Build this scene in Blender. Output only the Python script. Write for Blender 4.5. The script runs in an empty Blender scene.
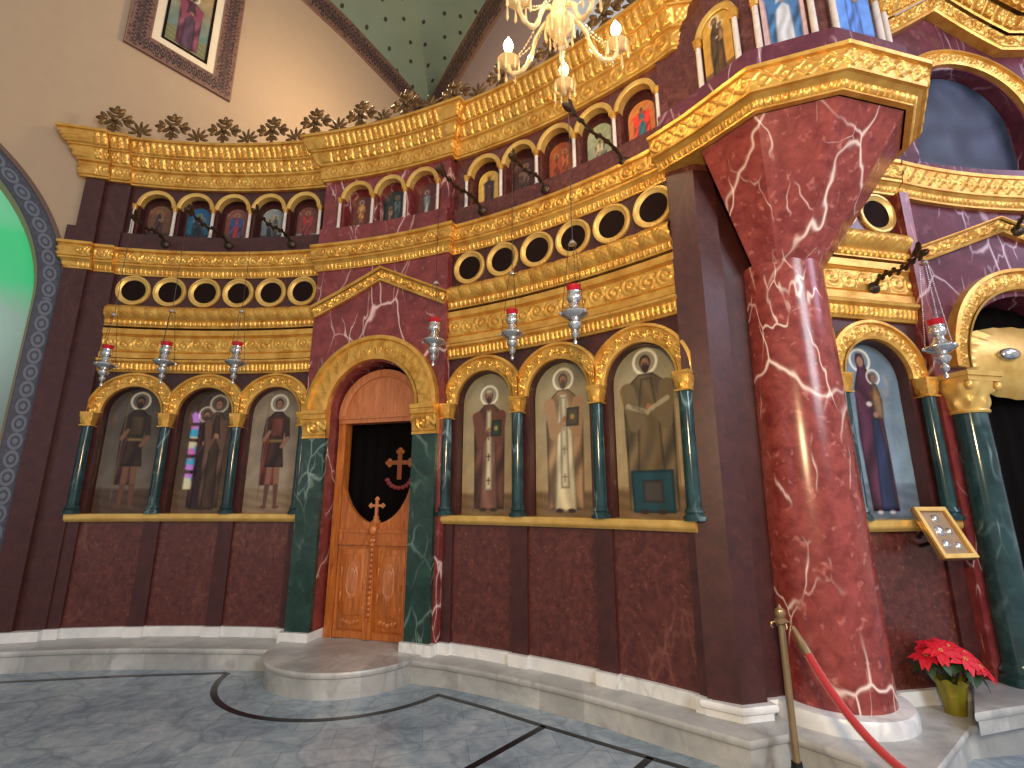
import bpy, math, random
import numpy as np
from math import sin, cos, pi, radians as rad, sqrt, atan2, ceil
from mathutils import Vector, Matrix
random.seed(7)
SC = bpy.context.scene
COL = SC.collection
A = np.array

# ------------------------------------------------------------------ materials
def srgb(c):
    return tuple(((x/255)/12.92 if x/255 <= .04045 else ((x/255+.055)/1.055)**2.4) for x in c[:3]) + (1.0,)

class NT:
    """small wrapper round a material's node tree"""
    def __init__(s, name):
        s.m = bpy.data.materials.new(name); s.m.use_nodes = True
        s.t = s.m.node_tree; s.n = s.t.nodes; s.bsdf = s.n['Principled BSDF']
    def new(s, typ, **kw):
        nd = s.n.new(typ)
        for k, v in kw.items():
            if k.startswith('i_'):
                key = k[2:]
                key = int(key) if key.isdigit() else key.replace('_', ' ')
                s.put(nd, key, v)
            else: setattr(nd, k, v)
        return nd
    def put(s, nd, key, v):
        inp = nd.inputs[key]
        if isinstance(v, bpy.types.NodeSocket): s.t.links.new(v, inp)
        else: inp.default_value = v
    def set(s, key, v): s.put(s.bsdf, key, v)
    def coord(s, kind='Object', scale=1.0, sc3=None):
        c = s.new('ShaderNodeTexCoord').outputs[kind]
        m = s.new('ShaderNodeMapping'); s.t.links.new(c, m.inputs['Vector'])
        m.inputs['Scale'].default_value = sc3 or (scale,)*3
        return m.outputs[0]
    def noise(s, vec, scale, detail=4, rough=.55, dist=0.0):
        return s.new('ShaderNodeTexNoise', i_Vector=vec, i_Scale=scale, i_Detail=detail, i_Roughness=rough, i_Distortion=dist)
    def ramp(s, fac, stops):
        r = s.new('ShaderNodeValToRGB'); s.t.links.new(fac, r.inputs[0])
        el = r.color_ramp.elements
        while len(el) < len(stops): el.new(.5)
        for e, (p, c) in zip(el, stops):
            e.position = p; e.color = c if len(c) == 4 else tuple(c)+(1,)
        return r.outputs[0]
    def mix(s, fac, a, b, mode='MIX'):
        nd = s.new('ShaderNodeMix', data_type='RGBA', blend_type=mode)
        s.put(nd, 0, fac); s.put(nd, 6, a); s.put(nd, 7, b)
        return nd.outputs[2]
    def math(s, op, a, b=0.0, c=0.0):
        nd = s.new('ShaderNodeMath', operation=op)
        s.put(nd, 0, a); s.put(nd, 1, b); s.put(nd, 2, c)
        return nd.outputs[0]
    def bump(s, h, strength=.3, dist=.01):
        b = s.new('ShaderNodeBump', i_Height=h, i_Strength=strength, i_Distance=dist)
        s.set('Normal', b.outputs[0])

G3 = lambda v: (v, v, v, 1)

def veins(t, vec, scale, width, warp=.35, wscale=1.7, rot=(.5, .3, .2), stretch=(1, 1, .5)):
    mp = t.new('ShaderNodeMapping', i_Vector=vec); mp.inputs['Rotation'].default_value = rot; mp.inputs['Scale'].default_value = stretch
    vec = mp.outputs[0]
    nz = t.noise(vec, wscale, 3)
    add = t.new('ShaderNodeVectorMath', operation='SCALE', i_0=nz.outputs['Color']); add.inputs['Scale'].default_value = warp
    v2 = t.new('ShaderNodeVectorMath', operation='ADD', i_0=vec, i_1=add.outputs[0]).outputs[0]
    vo = t.new('ShaderNodeTexVoronoi', feature='DISTANCE_TO_EDGE', i_Vector=v2, i_Scale=scale)
    return t.ramp(vo.outputs['Distance'], [(0, G3(1)), (width*.4, G3(.8)), (width, G3(.10)), (width*1.8, G3(0))])

def marble(name, c1, c2, blob, vein, vs=1.6, vw=.022, vamt=1.0, mott=5, bs=9, bamt=.5, rough=.18, spec=.5, mask=.48, blocks=0):
    t = NT(name); vec = t.coord()
    n1 = t.noise(vec, mott, 6, .62, .4)
    base = t.mix(t.ramp(n1.outputs['Fac'], [(.34, G3(0)), (.68, G3(1))]), srgb(c1), srgb(c2))
    n2 = t.noise(vec, bs, 3, .5, .2)
    b = t.ramp(n2.outputs['Fac'], [(.60, G3(0)), (.72, G3(1))])
    base = t.mix(t.math('MULTIPLY', b, bamt), base, srgb(blob))
    if blocks:
        vo = t.new('ShaderNodeTexVoronoi', i_Vector=t.coord(sc3=(1, 1, .01)), i_Scale=blocks)
        bc = t.new('ShaderNodeSeparateColor', i_0=vo.outputs['Color']).outputs[0]
        base = t.mix(t.math('MULTIPLY', bc, .55), base, srgb(blob))
    v = veins(t, vec, vs, vw); v2 = veins(t, vec, vs*2.3, vw*1.5, .3, 3, (-.7, .5, 1.1), (1, 1, .35))
    nm = t.noise(vec, .9, 2); m = t.ramp(nm.outputs['Fac'], [(mask, G3(0)), (mask+.14, G3(1))])
    nm2 = t.noise(vec, 2.1, 2); m2 = t.ramp(nm2.outputs['Fac'], [(mask+.05, G3(0)), (mask+.17, G3(.8))])
    vv = t.math('ADD', t.math('MULTIPLY', v, m), t.math('MULTIPLY', v2, m2))
    vv = t.math('MINIMUM', t.math('MULTIPLY', vv, vamt), 1.0)
    t.set('Base Color', t.mix(vv, base, srgb(vein)))
    t.set('Roughness', rough); t.set('Specular IOR Level', spec)
    return t.m

M = {}
M['marble_red'] = marble('red_veined_marble', (100, 38, 40), (132, 58, 58), (168, 98, 96), (226, 192, 188), 1.5, .011, .9, 7, 12, .4, .2, .5, .42)
M['marble_column'] = marble('rosy_red_marble', (112, 42, 40), (152, 70, 64), (194, 120, 112), (244, 216, 206), 1.3, .010, 1.0, 10, 14, .65, .22, .5, .44)
M['marble_dark'] = marble('dark_maroon_marble', (68, 30, 28), (98, 50, 44), (128, 78, 62), (140, 92, 78), 3.2, .04, .3, 16, 30, .6, .26)
M['marble_plain'] = marble('deep_maroon_marble', (54, 24, 24), (72, 34, 32), (88, 48, 42), (110, 70, 62), 2.4, .03, .15, 9, 22, .35, .38)
M['marble_purple'] = marble('plum_veined_marble', (78, 34, 50), (104, 50, 66), (134, 82, 98), (206, 178, 192), 1.7, .017, .9)
M['marble_green'] = marble('green_veined_marble', (20, 44, 40), (36, 66, 58), (54, 84, 76), (150, 176, 166), 3.4, .03, .55, 6, 12, .5, .12)
M['marble_green_round'] = marble('blue_green_marble', (22, 46, 50), (40, 70, 74), (58, 90, 92), (150, 180, 184), 2.6, .03, .6, 5, 10, .5, .12)
M['marble_white'] = marble('white_marble', (206, 208, 212), (232, 232, 232), (186, 188, 194), (168, 170, 178), 2.2, .04, .4, 4, 6, .4, .25)
M['marble_step'] = marble('worn_grey_marble', (146, 148, 150), (196, 196, 194), (128, 128, 128), (116, 116, 118), 2.0, .03, .4, 3, 5, .5, .3, blocks=1.7)
M['shaft_white'] = marble('pale_marble_shaft', (196, 184, 178), (216, 206, 200), (180, 160, 156), (150, 130, 130), 6, .03, .3, 10, 16, .4, .2)

def gold(name, c1, c2, rough=.33, metal=.58, bs=70, bst=.6):
    t = NT(name); vec = t.coord()
    n = t.noise(vec, 7, 4); n2 = t.noise(vec, bs, 3)
    c = t.mix(t.ramp(n.outputs['Fac'], [(.3, G3(0)), (.7, G3(1))]), srgb(c1), srgb(c2))
    t.set('Base Color', c); t.set('Metallic', metal); t.set('Roughness', rough)
    t.bump(n2.outputs['Fac'], bst, .004)
    return t.m
M['gold'] = gold('gilded_carving', (196, 138, 56), (232, 184, 94))
M['gold_plain'] = gold('gilded_moulding', (206, 162, 84), (232, 194, 114), .36, .45, 40, .2)
M['gold_old'] = gold('tarnished_gilding', (70, 50, 30), (140, 106, 62), .36, .6)
M['brass'] = gold('worn_brass', (156, 130, 98), (180, 152, 116), .3, .8, 30, .1)
M['silver'] = gold('polished_silver', (196, 196, 200), (222, 222, 224), .2, .9, 60, .15)
M['bronze'] = gold('dark_bronze', (40, 32, 28), (66, 52, 40), .38, .6, 50, .3)

def plain(name, c, rough=.5, metal=0, em=None, es=0, bumps=None, var=.12, **kw):
    t = NT(name); vec = t.coord()
    n = t.noise(vec, 6, 4)
    a = srgb(c); lo = tuple(x*(1-var) for x in a[:3])+(1,); hi = tuple(min(1, x*(1+var)) for x in a[:3])+(1,)
    t.set('Base Color', t.mix(n.outputs['Fac'], lo, hi)); t.set('Roughness', rough); t.set('Metallic', metal)
    if em: t.set('Emission Color', srgb(em)); t.set('Emission Strength', es)
    if bumps:
        nb = t.noise(vec, bumps[0], 4); t.bump(nb.outputs['Fac'], bumps[1], .006)
    for k, v in kw.items(): t.set(k.replace('_', ' '), v)
    return t.m
M['dark'] = plain('dark_recess', (30, 18, 17), .9, Specular_IOR_Level=.1)
M['mat_red'] = plain('oxblood_mat', (62, 24, 26), .4)
M['black_stone'] = plain('black_inlay', (16, 18, 24), .2)
M['tan'] = plain('tan_plaster', (166, 144, 120), .85, var=.06, bumps=(9, .08))
M['mauve'] = plain('grey_mauve_plaster', (128, 112, 112), .85, var=.08)
M['curtain'] = plain('dark_interior_cloth', (11, 7, 8), .95, Specular_IOR_Level=.1)  # near-black: the darkness behind both openings is put into this colour
M['gold_thread'] = plain('gold_thread', (150, 84, 42), .5, .3)
M['red_thread'] = plain('red_thread', (120, 36, 40), .6)
M['black_metal'] = plain('black_metal', (24, 24, 26), .4, .4)
M['velvet'] = plain('red_velvet', (166, 14, 28), .75, Sheen_Weight=.6)
M['bract'] = plain('red_bract', (200, 16, 40), .55, var=.25)
M['leaf'] = plain('green_leaf', (28, 62, 30), .5, var=.3)
M['foil'] = plain('olive_foil', (128, 120, 30), .35, .25, var=.3, bumps=(30, .4))
M['soil'] = plain('potting_soil', (40, 30, 24), .95)
M['wire'] = plain('thin_wire', (70, 62, 56), .4, .7)
M['cream'] = plain('cream_mount', (214, 200, 176), .7)
M['lunette_blue'] = None
M['bulb'] = plain('lit_bulb', (255, 220, 160), .3, em=(255, 214, 150), es=40)
M['red_glass'] = plain('red_glass', (190, 24, 40), .08, Transmission_Weight=.35, em=(200, 30, 60), es=.08)

def m_crystal():
    t = NT('clear_crystal'); t.set('Base Color', srgb((255, 232, 184))); t.set('Roughness', .08)
    t.set('Transmission Weight', .35); t.set('IOR', 1.5); t.set('Specular IOR Level', .8)
    return t.m
M['crystal'] = m_crystal()

def m_wood(name, c1, c2):
    t = NT(name); vec = t.coord(sc3=(14, 14, 1.6))
    n = t.noise(vec, 2.2, 6, .6, .8)
    c = t.mix(t.ramp(n.outputs['Fac'], [(.3, G3(0)), (.7, G3(1))]), srgb(c1), srgb(c2))
    t.set('Base Color', c); t.set('Roughness', .35); t.bump(n.outputs['Fac'], .12, .004)
    return t.m
M['wood'] = m_wood('varnished_oak', (138, 70, 26), (200, 116, 50))
M['wood_red'] = m_wood('reddish_oak', (160, 92, 54), (200, 126, 78))

def m_floor():
    t = NT('grey_marble_tiles')
    vec = t.coord(); mp = t.new('ShaderNodeMapping', i_Vector=vec); mp.inputs['Rotation'].default_value = (0, 0, rad(-9))
    v = mp.outputs[0]
    br = t.new('ShaderNodeTexBrick', i_Vector=v, i_Scale=1.0, offset=.5)
    for k, val in dict(Color1=G3(.0), Color2=G3(1), Mortar=G3(.5)).items(): br.inputs[k].default_value = val
    br.inputs['Mortar Size'].default_value = .0035; br.inputs['Brick Width'].default_value = .62; br.inputs['Row Height'].default_value = .31
    n1 = t.noise(vec, 1.6, 6, .6, .7); n2 = t.noise(vec, 6, 5, .65, 1.2)
    f = t.math('ADD', t.math('MULTIPLY', n1.outputs['Fac'], .62), t.math('MULTIPLY', n2.outputs['Fac'], .55))
    f = t.math('ADD', f, t.math('MULTIPLY', br.outputs['Color'], .05))
    c = t.ramp(f, [(.40, srgb((92, 108, 126))), (.60, srgb((132, 148, 162))), (.80, srgb((168, 178, 188)))])
    ve = veins(t, vec, 1.3, .025, .6, 1.4)
    c = t.mix(t.math('MULTIPLY', ve, .35), c, srgb((84, 98, 112)))
    c = t.mix(t.math('MULTIPLY', br.outputs['Fac'], .6), c, srgb((96, 106, 116)))
    t.set('Base Color', c); t.set('Roughness', .22)
    return t.m
M['floor'] = m_floor()

def m_ceiling():
    t = NT('sage_green_vault'); vec = t.coord()
    vo = t.new('ShaderNodeTexVoronoi', i_Vector=vec, i_Scale=2.6, i_Randomness=.3, voronoi_dimensions='2D')
    d = t.ramp(vo.outputs['Distance'], [(.0, G3(1)), (.085, G3(1)), (.11, G3(0))])
    n = t.noise(vec, 1.5, 3)
    c = t.mix(n.outputs['Fac'], srgb((98, 114, 100)), srgb((116, 132, 116)))
    t.set('Base Color', t.mix(d, c, srgb((40, 40, 28)))); t.set('Roughness', .8)
    return t.m
M['ceiling'] = m_ceiling()

def m_band(name, ground, motif, line, L=.16):
    """painted ornament band: uses the UV (metres along, 0..1 across)"""
    t = NT(name); uv = t.new('ShaderNodeTexCoord').outputs['UV']
    sp = t.new('ShaderNodeSeparateXYZ', i_0=uv)
    s, v = sp.outputs[0], sp.outputs[1]
    fx = t.math('SUBTRACT', t.math('FRACT', t.math('DIVIDE', s, L)), .5)
    fy = t.math('MULTIPLY', t.math('SUBTRACT', v, .5), 1.7)
    r = t.math('SQRT', t.math('ADD', t.math('MULTIPLY', fx, fx), t.math('MULTIPLY', fy, fy)))
    ring = t.math('COMPARE', r, .40, .085); dot = t.math('LESS_THAN', r, .17)
    vo = t.new('ShaderNodeTexVoronoi', i_Vector=t.coord('UV', sc3=(26, 6, 1)), i_Scale=1.0)
    sm = t.math('GREATER_THAN', vo.outputs['Distance'], .42)
    e1 = t.math('GREATER_THAN', t.math('ABSOLUTE', t.math('SUBTRACT', v, .5)), .44)
    c = t.mix(t.math('MULTIPLY', sm, .7), srgb(ground), srgb(line))
    c = t.mix(ring, c, srgb(motif)); c = t.mix(dot, c, srgb(motif)); c = t.mix(e1, c, srgb(line))
    t.set('Base Color', c); t.set('Roughness', .6)
    return t.m
M['band_red'] = m_band('red_brown_ornament_band', (70, 42, 38), (38, 28, 34), (124, 92, 78), .07)
M['band_blue'] = m_band('blue_grey_ornament_band', (58, 62, 78), (88, 94, 110), (42, 46, 62), .20)
M['brown_trim'] = plain('brown_trim', (92, 66, 54), .6)

def m_paint():
    t = NT('varnished_painting')
    at = t.new('ShaderNodeVertexColor', layer_name='Col')
    n = t.noise(t.coord(), 30, 4); c = t.mix(.35, at.outputs[0], t.mix(n.outputs['Fac'], G3(.30), G3(.72)), 'OVERLAY')
    t.set('Base Color', c); t.set('Roughness', .03); t.set('Specular IOR Level', .34)
    return t.m
M['paint'] = m_paint()

def m_glass():
    t = NT('green_stained_glass')
    n = t.noise(t.coord(), .55, 2); w = t.noise(t.coord(), 3, 3)
    z = t.new('ShaderNodeSeparateXYZ', i_0=t.coord()).outputs[2]
    z = t.math('ADD', t.math('DIVIDE', z, 6.5), t.math('MULTIPLY', t.math('SUBTRACT', n.outputs['Fac'], .5), .3))
    c = t.ramp(z, [(.40, srgb((112, 120, 112))), (.58, srgb((140, 170, 150))), (.66, srgb((50, 215, 130))), (.80, srgb((70, 225, 140))), (.88, srgb((190, 225, 205)))])
    t.set('Base Color', srgb((30, 60, 45))); t.set('Roughness', .2)
    t.set('Emission Color', c); t.set('Emission Strength', .6)
    return t.m
M['green_glass'] = m_glass()

def m_stained():
    t = NT('coloured_stained_glass')
    vo = t.new('ShaderNodeTexVoronoi', i_Vector=t.coord(), i_Scale=3.2)
    c = t.ramp(t.new('ShaderNodeSeparateColor', i_0=vo.outputs['Color']).outputs[0],
               [(0, srgb((40, 190, 230))), (.3, srgb((250, 130, 210))), (.5, srgb((255, 240, 190))), (.7, srgb((230, 150, 250))), (1, srgb((60, 220, 230)))])
    c.node.color_ramp.interpolation = 'CONSTANT'
    t.set('Emission Color', c); t.set('Emission Strength', 16.0); t.set('Base Color', G3(.1))
    return t.m

# ------------------------------------------------------------------ geometry helpers
class MB:
    def __init__(s): s.v = []; s.f = []; s.uv = []; s.col = None
    def add(s, vs, fs, uv=None):
        b = len(s.v)
        vs = [tuple(float(q) for q in p) for p in vs]
        s.v += vs; s.f += [tuple(b+i for i in f) for f in fs]
        s.uv += [tuple(q) for q in uv] if uv is not None else [(0, 0)]*len(vs)
    def grid(s, P, UV=None, wrap=False):
        """P: (n,m,3) array"""
        n, m = P.shape[:2]; b = len(s.v)
        s.v += [tuple(q) for q in P.reshape(-1, 3).tolist()]
        s.uv += [tuple(q) for q in (UV.reshape(-1, 2).tolist() if UV is not None else np.zeros((n*m, 2)).tolist())]
        i = np.arange(n-1 if not wrap else n)[:, None]; j = np.arange(m-1)[None]
        i2 = (i+1) % n
        F = np.stack([b+i*m+j, b+i2*m+j, b+i2*m+j+1, b+i*m+j+1], -1).reshape(-1, 4)
        s.f += [tuple(q) for q in F.tolist()]
    def box(s, x0, x1, y0, y1, z0, z1, tf=None):
        p = [(x, y, z) for x in (x0, x1) for y in (y0, y1) for z in (z0, z1)]
        if tf: p = [tf(*q) for q in p]
        s.add(p, [(0, 1, 3, 2), (4, 6, 7, 5), (0, 4, 5, 1), (2, 3, 7, 6), (0, 2, 6, 4), (1, 5, 7, 3)])
    def bevbox(s, x0, x1, y0, y1, z0, z1, b, tf=None):
        """box whose +y face is chamfered by b (a raised panel)"""
        o = [(x0, z0), (x1, z0), (x1, z1), (x0, z1)]; i = [(x0+b, z0+b), (x1-b, z0+b), (x1-b, z1-b), (x0+b, z1-b)]
        p = [(x, y0, z) for x, z in o]+[(x, y1-b*.6, z) for x, z in o]+[(x, y1, z) for x, z in i]
        if tf: p = [tf(*q) for q in p]
        fs = [(3, 2, 1, 0), (8, 9, 10, 11)]
        for k in range(4):
            n = (k+1) % 4; fs += [(k, n, 4+n, 4+k), (4+k, 4+n, 8+n, 8+k)]
        s.add(p, fs)
    def lathe(s, prof, c=(0, 0, 0), n=20, cap=True, tf=None):
        P = np.array([[(c[0]+r*cos(2*pi*k/n), c[1]+r*sin(2*pi*k/n), c[2]+z) for r, z in prof] for k in range(n)], float)
        if tf is not None: P = np.array([[tf(*q) for q in row] for row in P])
        b = len(s.v); m = len(prof)
        s.grid(P, wrap=True)
        if cap:
            s.f.append(tuple(b+k*m for k in range(n))[::-1]); s.f.append(tuple(b+k*m+m-1 for k in range(n)))
    def tube(s, pts, r, n=8, cap=True):
        pts = [Vector(p) for p in pts]; N = len(pts)
        rs = r if isinstance(r, (list, tuple)) else [r]*N
        rows = []; up = Vector((0, 0, 1))
        t0 = (pts[1]-pts[0]).normalized()
        a = t0.cross(up) if abs(t0.dot(up)) < .95 else t0.cross(Vector((1, 0, 0)))
        a.normalize()
        for i, p in enumerate(pts):
            t = (pts[min(i+1, N-1)]-pts[max(i-1, 0)]).normalized()
            a = (a-t*a.dot(t)).normalized(); b = t.cross(a)
            rows.append([tuple(p+(a*cos(2*pi*k/n)+b*sin(2*pi*k/n))*rs[i]) for k in range(n)])
        P = np.array(rows, float).transpose(1, 0, 2)
        bi = len(s.v); s.grid(P, wrap=True)
        if cap:
            s.f.append(tuple(bi+k*N for k in range(n))); s.f.append(tuple(bi+k*N+N-1 for k in range(n))[::-1])
    def ell(s, c, ax, rot=None, n=10, m=6):
        """ellipsoid: centre, semi axes, optional 3x3 Matrix"""
        vs = []
        for j in range(m+1):
            th = pi*j/m
            for k in range(n):
                p = Vector((ax[0]*sin(th)*cos(2*pi*k/n), ax[1]*sin(th)*sin(2*pi*k/n), ax[2]*cos(th)))
                if rot is not None: p = rot @ p
                vs.append(tuple(p+Vector(c)))
        fs = [(j*n+k, j*n+(k+1) % n, (j+1)*n+(k+1) % n, (j+1)*n+k) for j in range(m) for k in range(n)]
        s.add(vs, fs)
    def prism(s, outline, z0, z1):
        n = len(outline)
        s.add([(x, y, z0) for x, y in outline]+[(x, y, z1) for x, y in outline],
              [tuple(range(n))[::-1], tuple(range(n, 2*n))]+[(k, (k+1) % n, n+(k+1) % n, n+k) for k in range(n)])

WO = {}   # world origin of every thing/part
def obj(name, mb, mat, parent=None, loc=None, smooth=35, label=None, kind=None, local=False):
    """one mesh object; vertices are in world space unless local"""
    me = bpy.data.meshes.new(name)
    o0 = WO[parent.name] if parent is not None else Vector(loc or (0, 0, 0))
    vs = mb.v if local else (np.array(mb.v)-np.array(o0)).tolist()
    me.from_pydata(vs, [], mb.f)
    if any(u != (0, 0) for u in mb.uv):
        ul = me.uv_layers.new(name='UVMap')
        li = np.empty(len(me.loops), int); me.loops.foreach_get('vertex_index', li)
        ul.data.foreach_set('uv', np.array(mb.uv, float)[li].ravel())
    if mb.col is not None:
        ca = me.color_attributes.new('Col', 'FLOAT_COLOR', 'POINT')
        ca.data.foreach_set('color', np.array(mb.col, float).ravel())
    me.materials.append(M[mat] if isinstance(mat, str) else mat)
    if smooth:
        me.shade_smooth(); me.set_sharp_from_angle(angle=rad(smooth))
    me.update()
    o = bpy.data.objects.new(name, me); COL.objects.link(o)
    if parent is not None: o.parent = parent
    else: o.location = o0
    WO[o.name] = Vector(o0)
    if label: o['label'] = label
    if kind: o['kind'] = kind
    return o
def thing(name, label, cat, loc, group=None, rz=0):
    o = bpy.data.objects.new(name, None); COL.objects.link(o); o.empty_display_size = .1
    o.location = loc; o.rotation_euler = (0, 0, rz); o['label'] = label; o['category'] = cat
    if group: o['group'] = group
    WO[o.name] = Vector(loc)
    return o
def tag(o, label, cat, group=None):
    o['label'] = label; o['category'] = cat
    if group: o['group'] = group
    return o
def struct(name, mb, mat, smooth=35):
    return obj(name, mb, mat, None, None, smooth, kind='structure')
def copy_tree(o, parent=None):
    c = o.copy(); COL.objects.link(c)
    if parent is not None: c.parent = parent
    WO[c.name] = Vector(c.location)
    for ch in list(o.children): copy_tree(ch, c)
    return c
def place(o, loc, rz=0, label=None, sc=1):
    o.location = loc; o.rotation_euler = (0, 0, rz); o.scale = (sc,)*3
    if label: o['label'] = label
    return o

class Arc:
    """u in degrees clockwise from +Y about C, d metres towards the room"""
    def __init__(s, C, R): s.C = C; s.R = R; s.k = R*pi/180
    def pos(s, u, d, z):
        t = np.radians(u); r = s.R-d
        return np.stack(np.broadcast_arrays(s.C[0]+r*np.sin(t), s.C[1]+r*np.cos(t), z*1.0), -1)
    def rz(s, u): return -rad(u)                       # rotation that takes local -Y to the room side
class Line:
    def __init__(s, P, ang): s.P = P; s.k = 1.0; s.D = (cos(ang), sin(ang)); s.N = (sin(ang), -cos(ang)); s.a = ang
    def pos(s, u, d, z):
        u = np.asarray(u, float); d = np.asarray(d, float)
        return np.stack(np.broadcast_arrays(s.P[0]+u*s.D[0]+d*s.N[0], s.P[1]+u*s.D[1]+d*s.N[1], z*1.0), -1)
    def rz(s, u): return s.a
def pt(path, u, d, z): return tuple(float(q) for q in path.pos(np.float64(u), np.float64(d), np.float64(z)))

# relief patterns: s metres along, v 0..1 across, L period, H width in metres -> 0..1
def edge(v, w=.06): return np.clip(np.minimum(v, 1-v)/w, 0, 1)
def p_scroll(s, v, L, H):
    x = s/L; k = np.floor(x); fx = x-k-.5; sg = np.where(k % 2 < 1, 1., -1.)
    X = fx*L; Y = (v-.5)*H*sg-.06*H; R = .5*min(L, H)
    r = np.hypot(X, Y)/R; a = np.arctan2(Y, X)
    sp = (.5+.5*np.cos(2*pi*1.55*r-a))*np.clip((1.08-r)*6, 0, 1)
    stem = np.exp(-((v-.5-.36*np.sin(pi*x+.4))/.085)**2)
    c = np.hypot((fx % 1-.5)*L, (v-.5-.3*sg)*H)/(.22*min(L, H)); leaf = np.clip(1.1-c, 0, 1)*(.7+.3*np.cos(5*np.arctan2((v-.5-.3*sg)*H, (fx % 1-.5)*L+1e-6)))
    h = np.maximum(np.maximum(sp, stem*.9), leaf)
    rim = np.clip((np.abs(v-.5)-.42)/.03, 0, 1)
    return np.maximum(h*np.clip((.42-np.abs(v-.5))/.05, 0, 1), rim)*edge(v, .03)
def p_leaf(s, v, L, H):
    fx = (s/L) % 1-.5
    w = .46*np.sqrt(np.clip(1-((v-.35)/.68)**2, 0, 1))
    lobe = .5+.5*np.cos(2*pi*(v*4-np.abs(fx)*2.4))
    h = np.clip((w-np.abs(fx))/.12, 0, 1)*(.55+.45*lobe)
    rib = np.exp(-(fx/.06)**2)*.5
    return np.clip(h+rib*np.clip((.95-v)*5, 0, 1), 0, 1)*edge(v, .08)
def p_bead(s, v, L, H):
    fx = ((s/L) % 1-.5)*2; fy = (v-.5)*2
    return np.sqrt(np.clip(1-fx*fx-fy*fy*.8, 0, 1))
def p_block(s, v, L, H):
    fx = np.abs((s/L) % 1-.5)*2; b = np.clip((.80-fx)/.12, 0, 1)
    d = .75+.25*np.cos(2*pi*3*((s/L) % 1-.5))*np.cos(2*pi*(v*2))
    return b*d*edge(v, .12)
def p_acanthus(s, v, L, H):
    x = s/L+.35*(v-.5); fx = (x % 1)-.5
    body = np.sqrt(np.clip(1-(2*fx)**2, 0, 1))
    lob = .5+.5*np.cos(2*pi*(4*v+3*np.abs(fx)))
    return (body*.55+.45*lob*body)*edge(v, .1)
def p_diamond(s, v, L, H):
    fx = np.abs((s/L) % 1-.5)*2; fy = np.abs(v-.5)*2
    q = np.abs(fx+fy-1); ln = np.exp(-(q/.11)**2); dot = np.exp(-((fx-1)**2+fy**2)/.05)+np.exp(-(fx**2+fy**2)/.05)
    return np.clip(ln+dot, 0, 1)*edge(v, .05)

def sweep(mb, path, u0, u1, segs, ds=.012, caps=True, uvs=0):
    Lm = abs(u1-u0)*path.k
    if not any(len(g) > 5 and g[5] for g in segs): ds = max(ds, .06)
    n = max(1, int(ceil(Lm/ds))); us = np.linspace(u0, u1, n+1)[:, None]; s = np.linspace(0, Lm, n+1)[:, None]+uvs
    loop = []
    for g in segs:
        d0, z0, d1, z1 = g[:4]; m = g[4] if len(g) > 4 else 1
        v = np.linspace(0, 1, m+1)[None]; H = sqrt((d1-d0)**2+(z1-z0)**2) or 1e-6
        nd, nz = (z1-z0)/H, -(d1-d0)/H
        h = g[5](s, v, g[6], H)*g[7] if len(g) > 5 and g[5] else 0*s*v
        bul = g[8]*np.sin(pi*v) if len(g) > 8 else 0*v
        h = h+bul
        d = d0+(d1-d0)*v+nd*h; z = z0+(z1-z0)*v+nz*h
        mb.grid(path.pos(us+0*d, d, z), np.stack(np.broadcast_arrays(s, v), -1))
        loop += [(d0, z0), (d1, z1)]
    if caps:
        lp = [loop[0]]
        for q in loop[1:]:
            if abs(q[0]-lp[-1][0])+abs(q[1]-lp[-1][1]) > 1e-6: lp.append(q)
        if abs(lp[0][0]-lp[-1][0])+abs(lp[0][1]-lp[-1][1]) < 1e-6: lp.pop()
        for u in (u0, u1):
            mb.add([pt(path, u, d, z) for d, z in lp], [tuple(range(len(lp)))])
def rect(d0, d1, z0, z1): return [(d0, z0, d1, z0), (d1, z0, d1, z1), (d1, z1, d0, z1), (d0, z1, d0, z0)]
def slab(mb, path, u0, u1, d0, d1, z0, z1, ds=.08): sweep(mb, path, u0, u1, rect(d0, d1, z0, z1), ds)

def archring(mb, path, uc, zc, segs, ds=.012, a0=0, a1=pi, clamp=None):
    """segs in (r,d): (r0,d0,r1,d1,n,pat,L,amp)"""
    cL, cR = clamp if isinstance(clamp, tuple) else (clamp, clamp)      # (left, right) limits, u grows to the right, x to the left
    rm = max(g[0] for g in segs); n = max(12, int(ceil(rm*(a1-a0)/ds))); a = np.linspace(a0, a1, n+1)[:, None]
    for g in segs:
        r0, d0, r1, d1 = g[:4]; m = g[4] if len(g) > 4 else 1
        v = np.linspace(0, 1, m+1)[None]; H = sqrt((d1-d0)**2+(r1-r0)**2) or 1e-6
        nr, nd = -(d1-d0)/H, (r1-r0)/H
        s = (a-pi/2)*.5*(r0+r1)+20
        h = g[5](s, v, g[6], H)*g[7] if len(g) > 5 and g[5] else 0*s*v
        r = r0+(r1-r0)*v+nr*h; d = d0+(d1-d0)*v+nd*h
        x = r*np.cos(a); z = zc+r*np.sin(a)
        if clamp: x = np.clip(x, -cR, cL)
        mb.grid(path.pos(uc-x/path.k, d+0*x, z), np.stack(np.broadcast_arrays(s, v), -1))
    for aa in (a0, a1):
        lp = []
        for g in segs: lp += [(g[0], g[1]), (g[2], g[3])]
        q = [lp[0]]
        for e in lp[1:]:
            if abs(e[0]-q[-1][0])+abs(e[1]-q[-1][1]) > 1e-6: q.append(e)
        cl = (lambda x: max(-cR, min(cL, x))) if clamp else (lambda x: x)
        mb.add([pt(path, uc-cl(r*cos(aa))/path.k, d, zc+r*sin(aa)) for r, d in q], [tuple(range(len(q)))])

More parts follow.
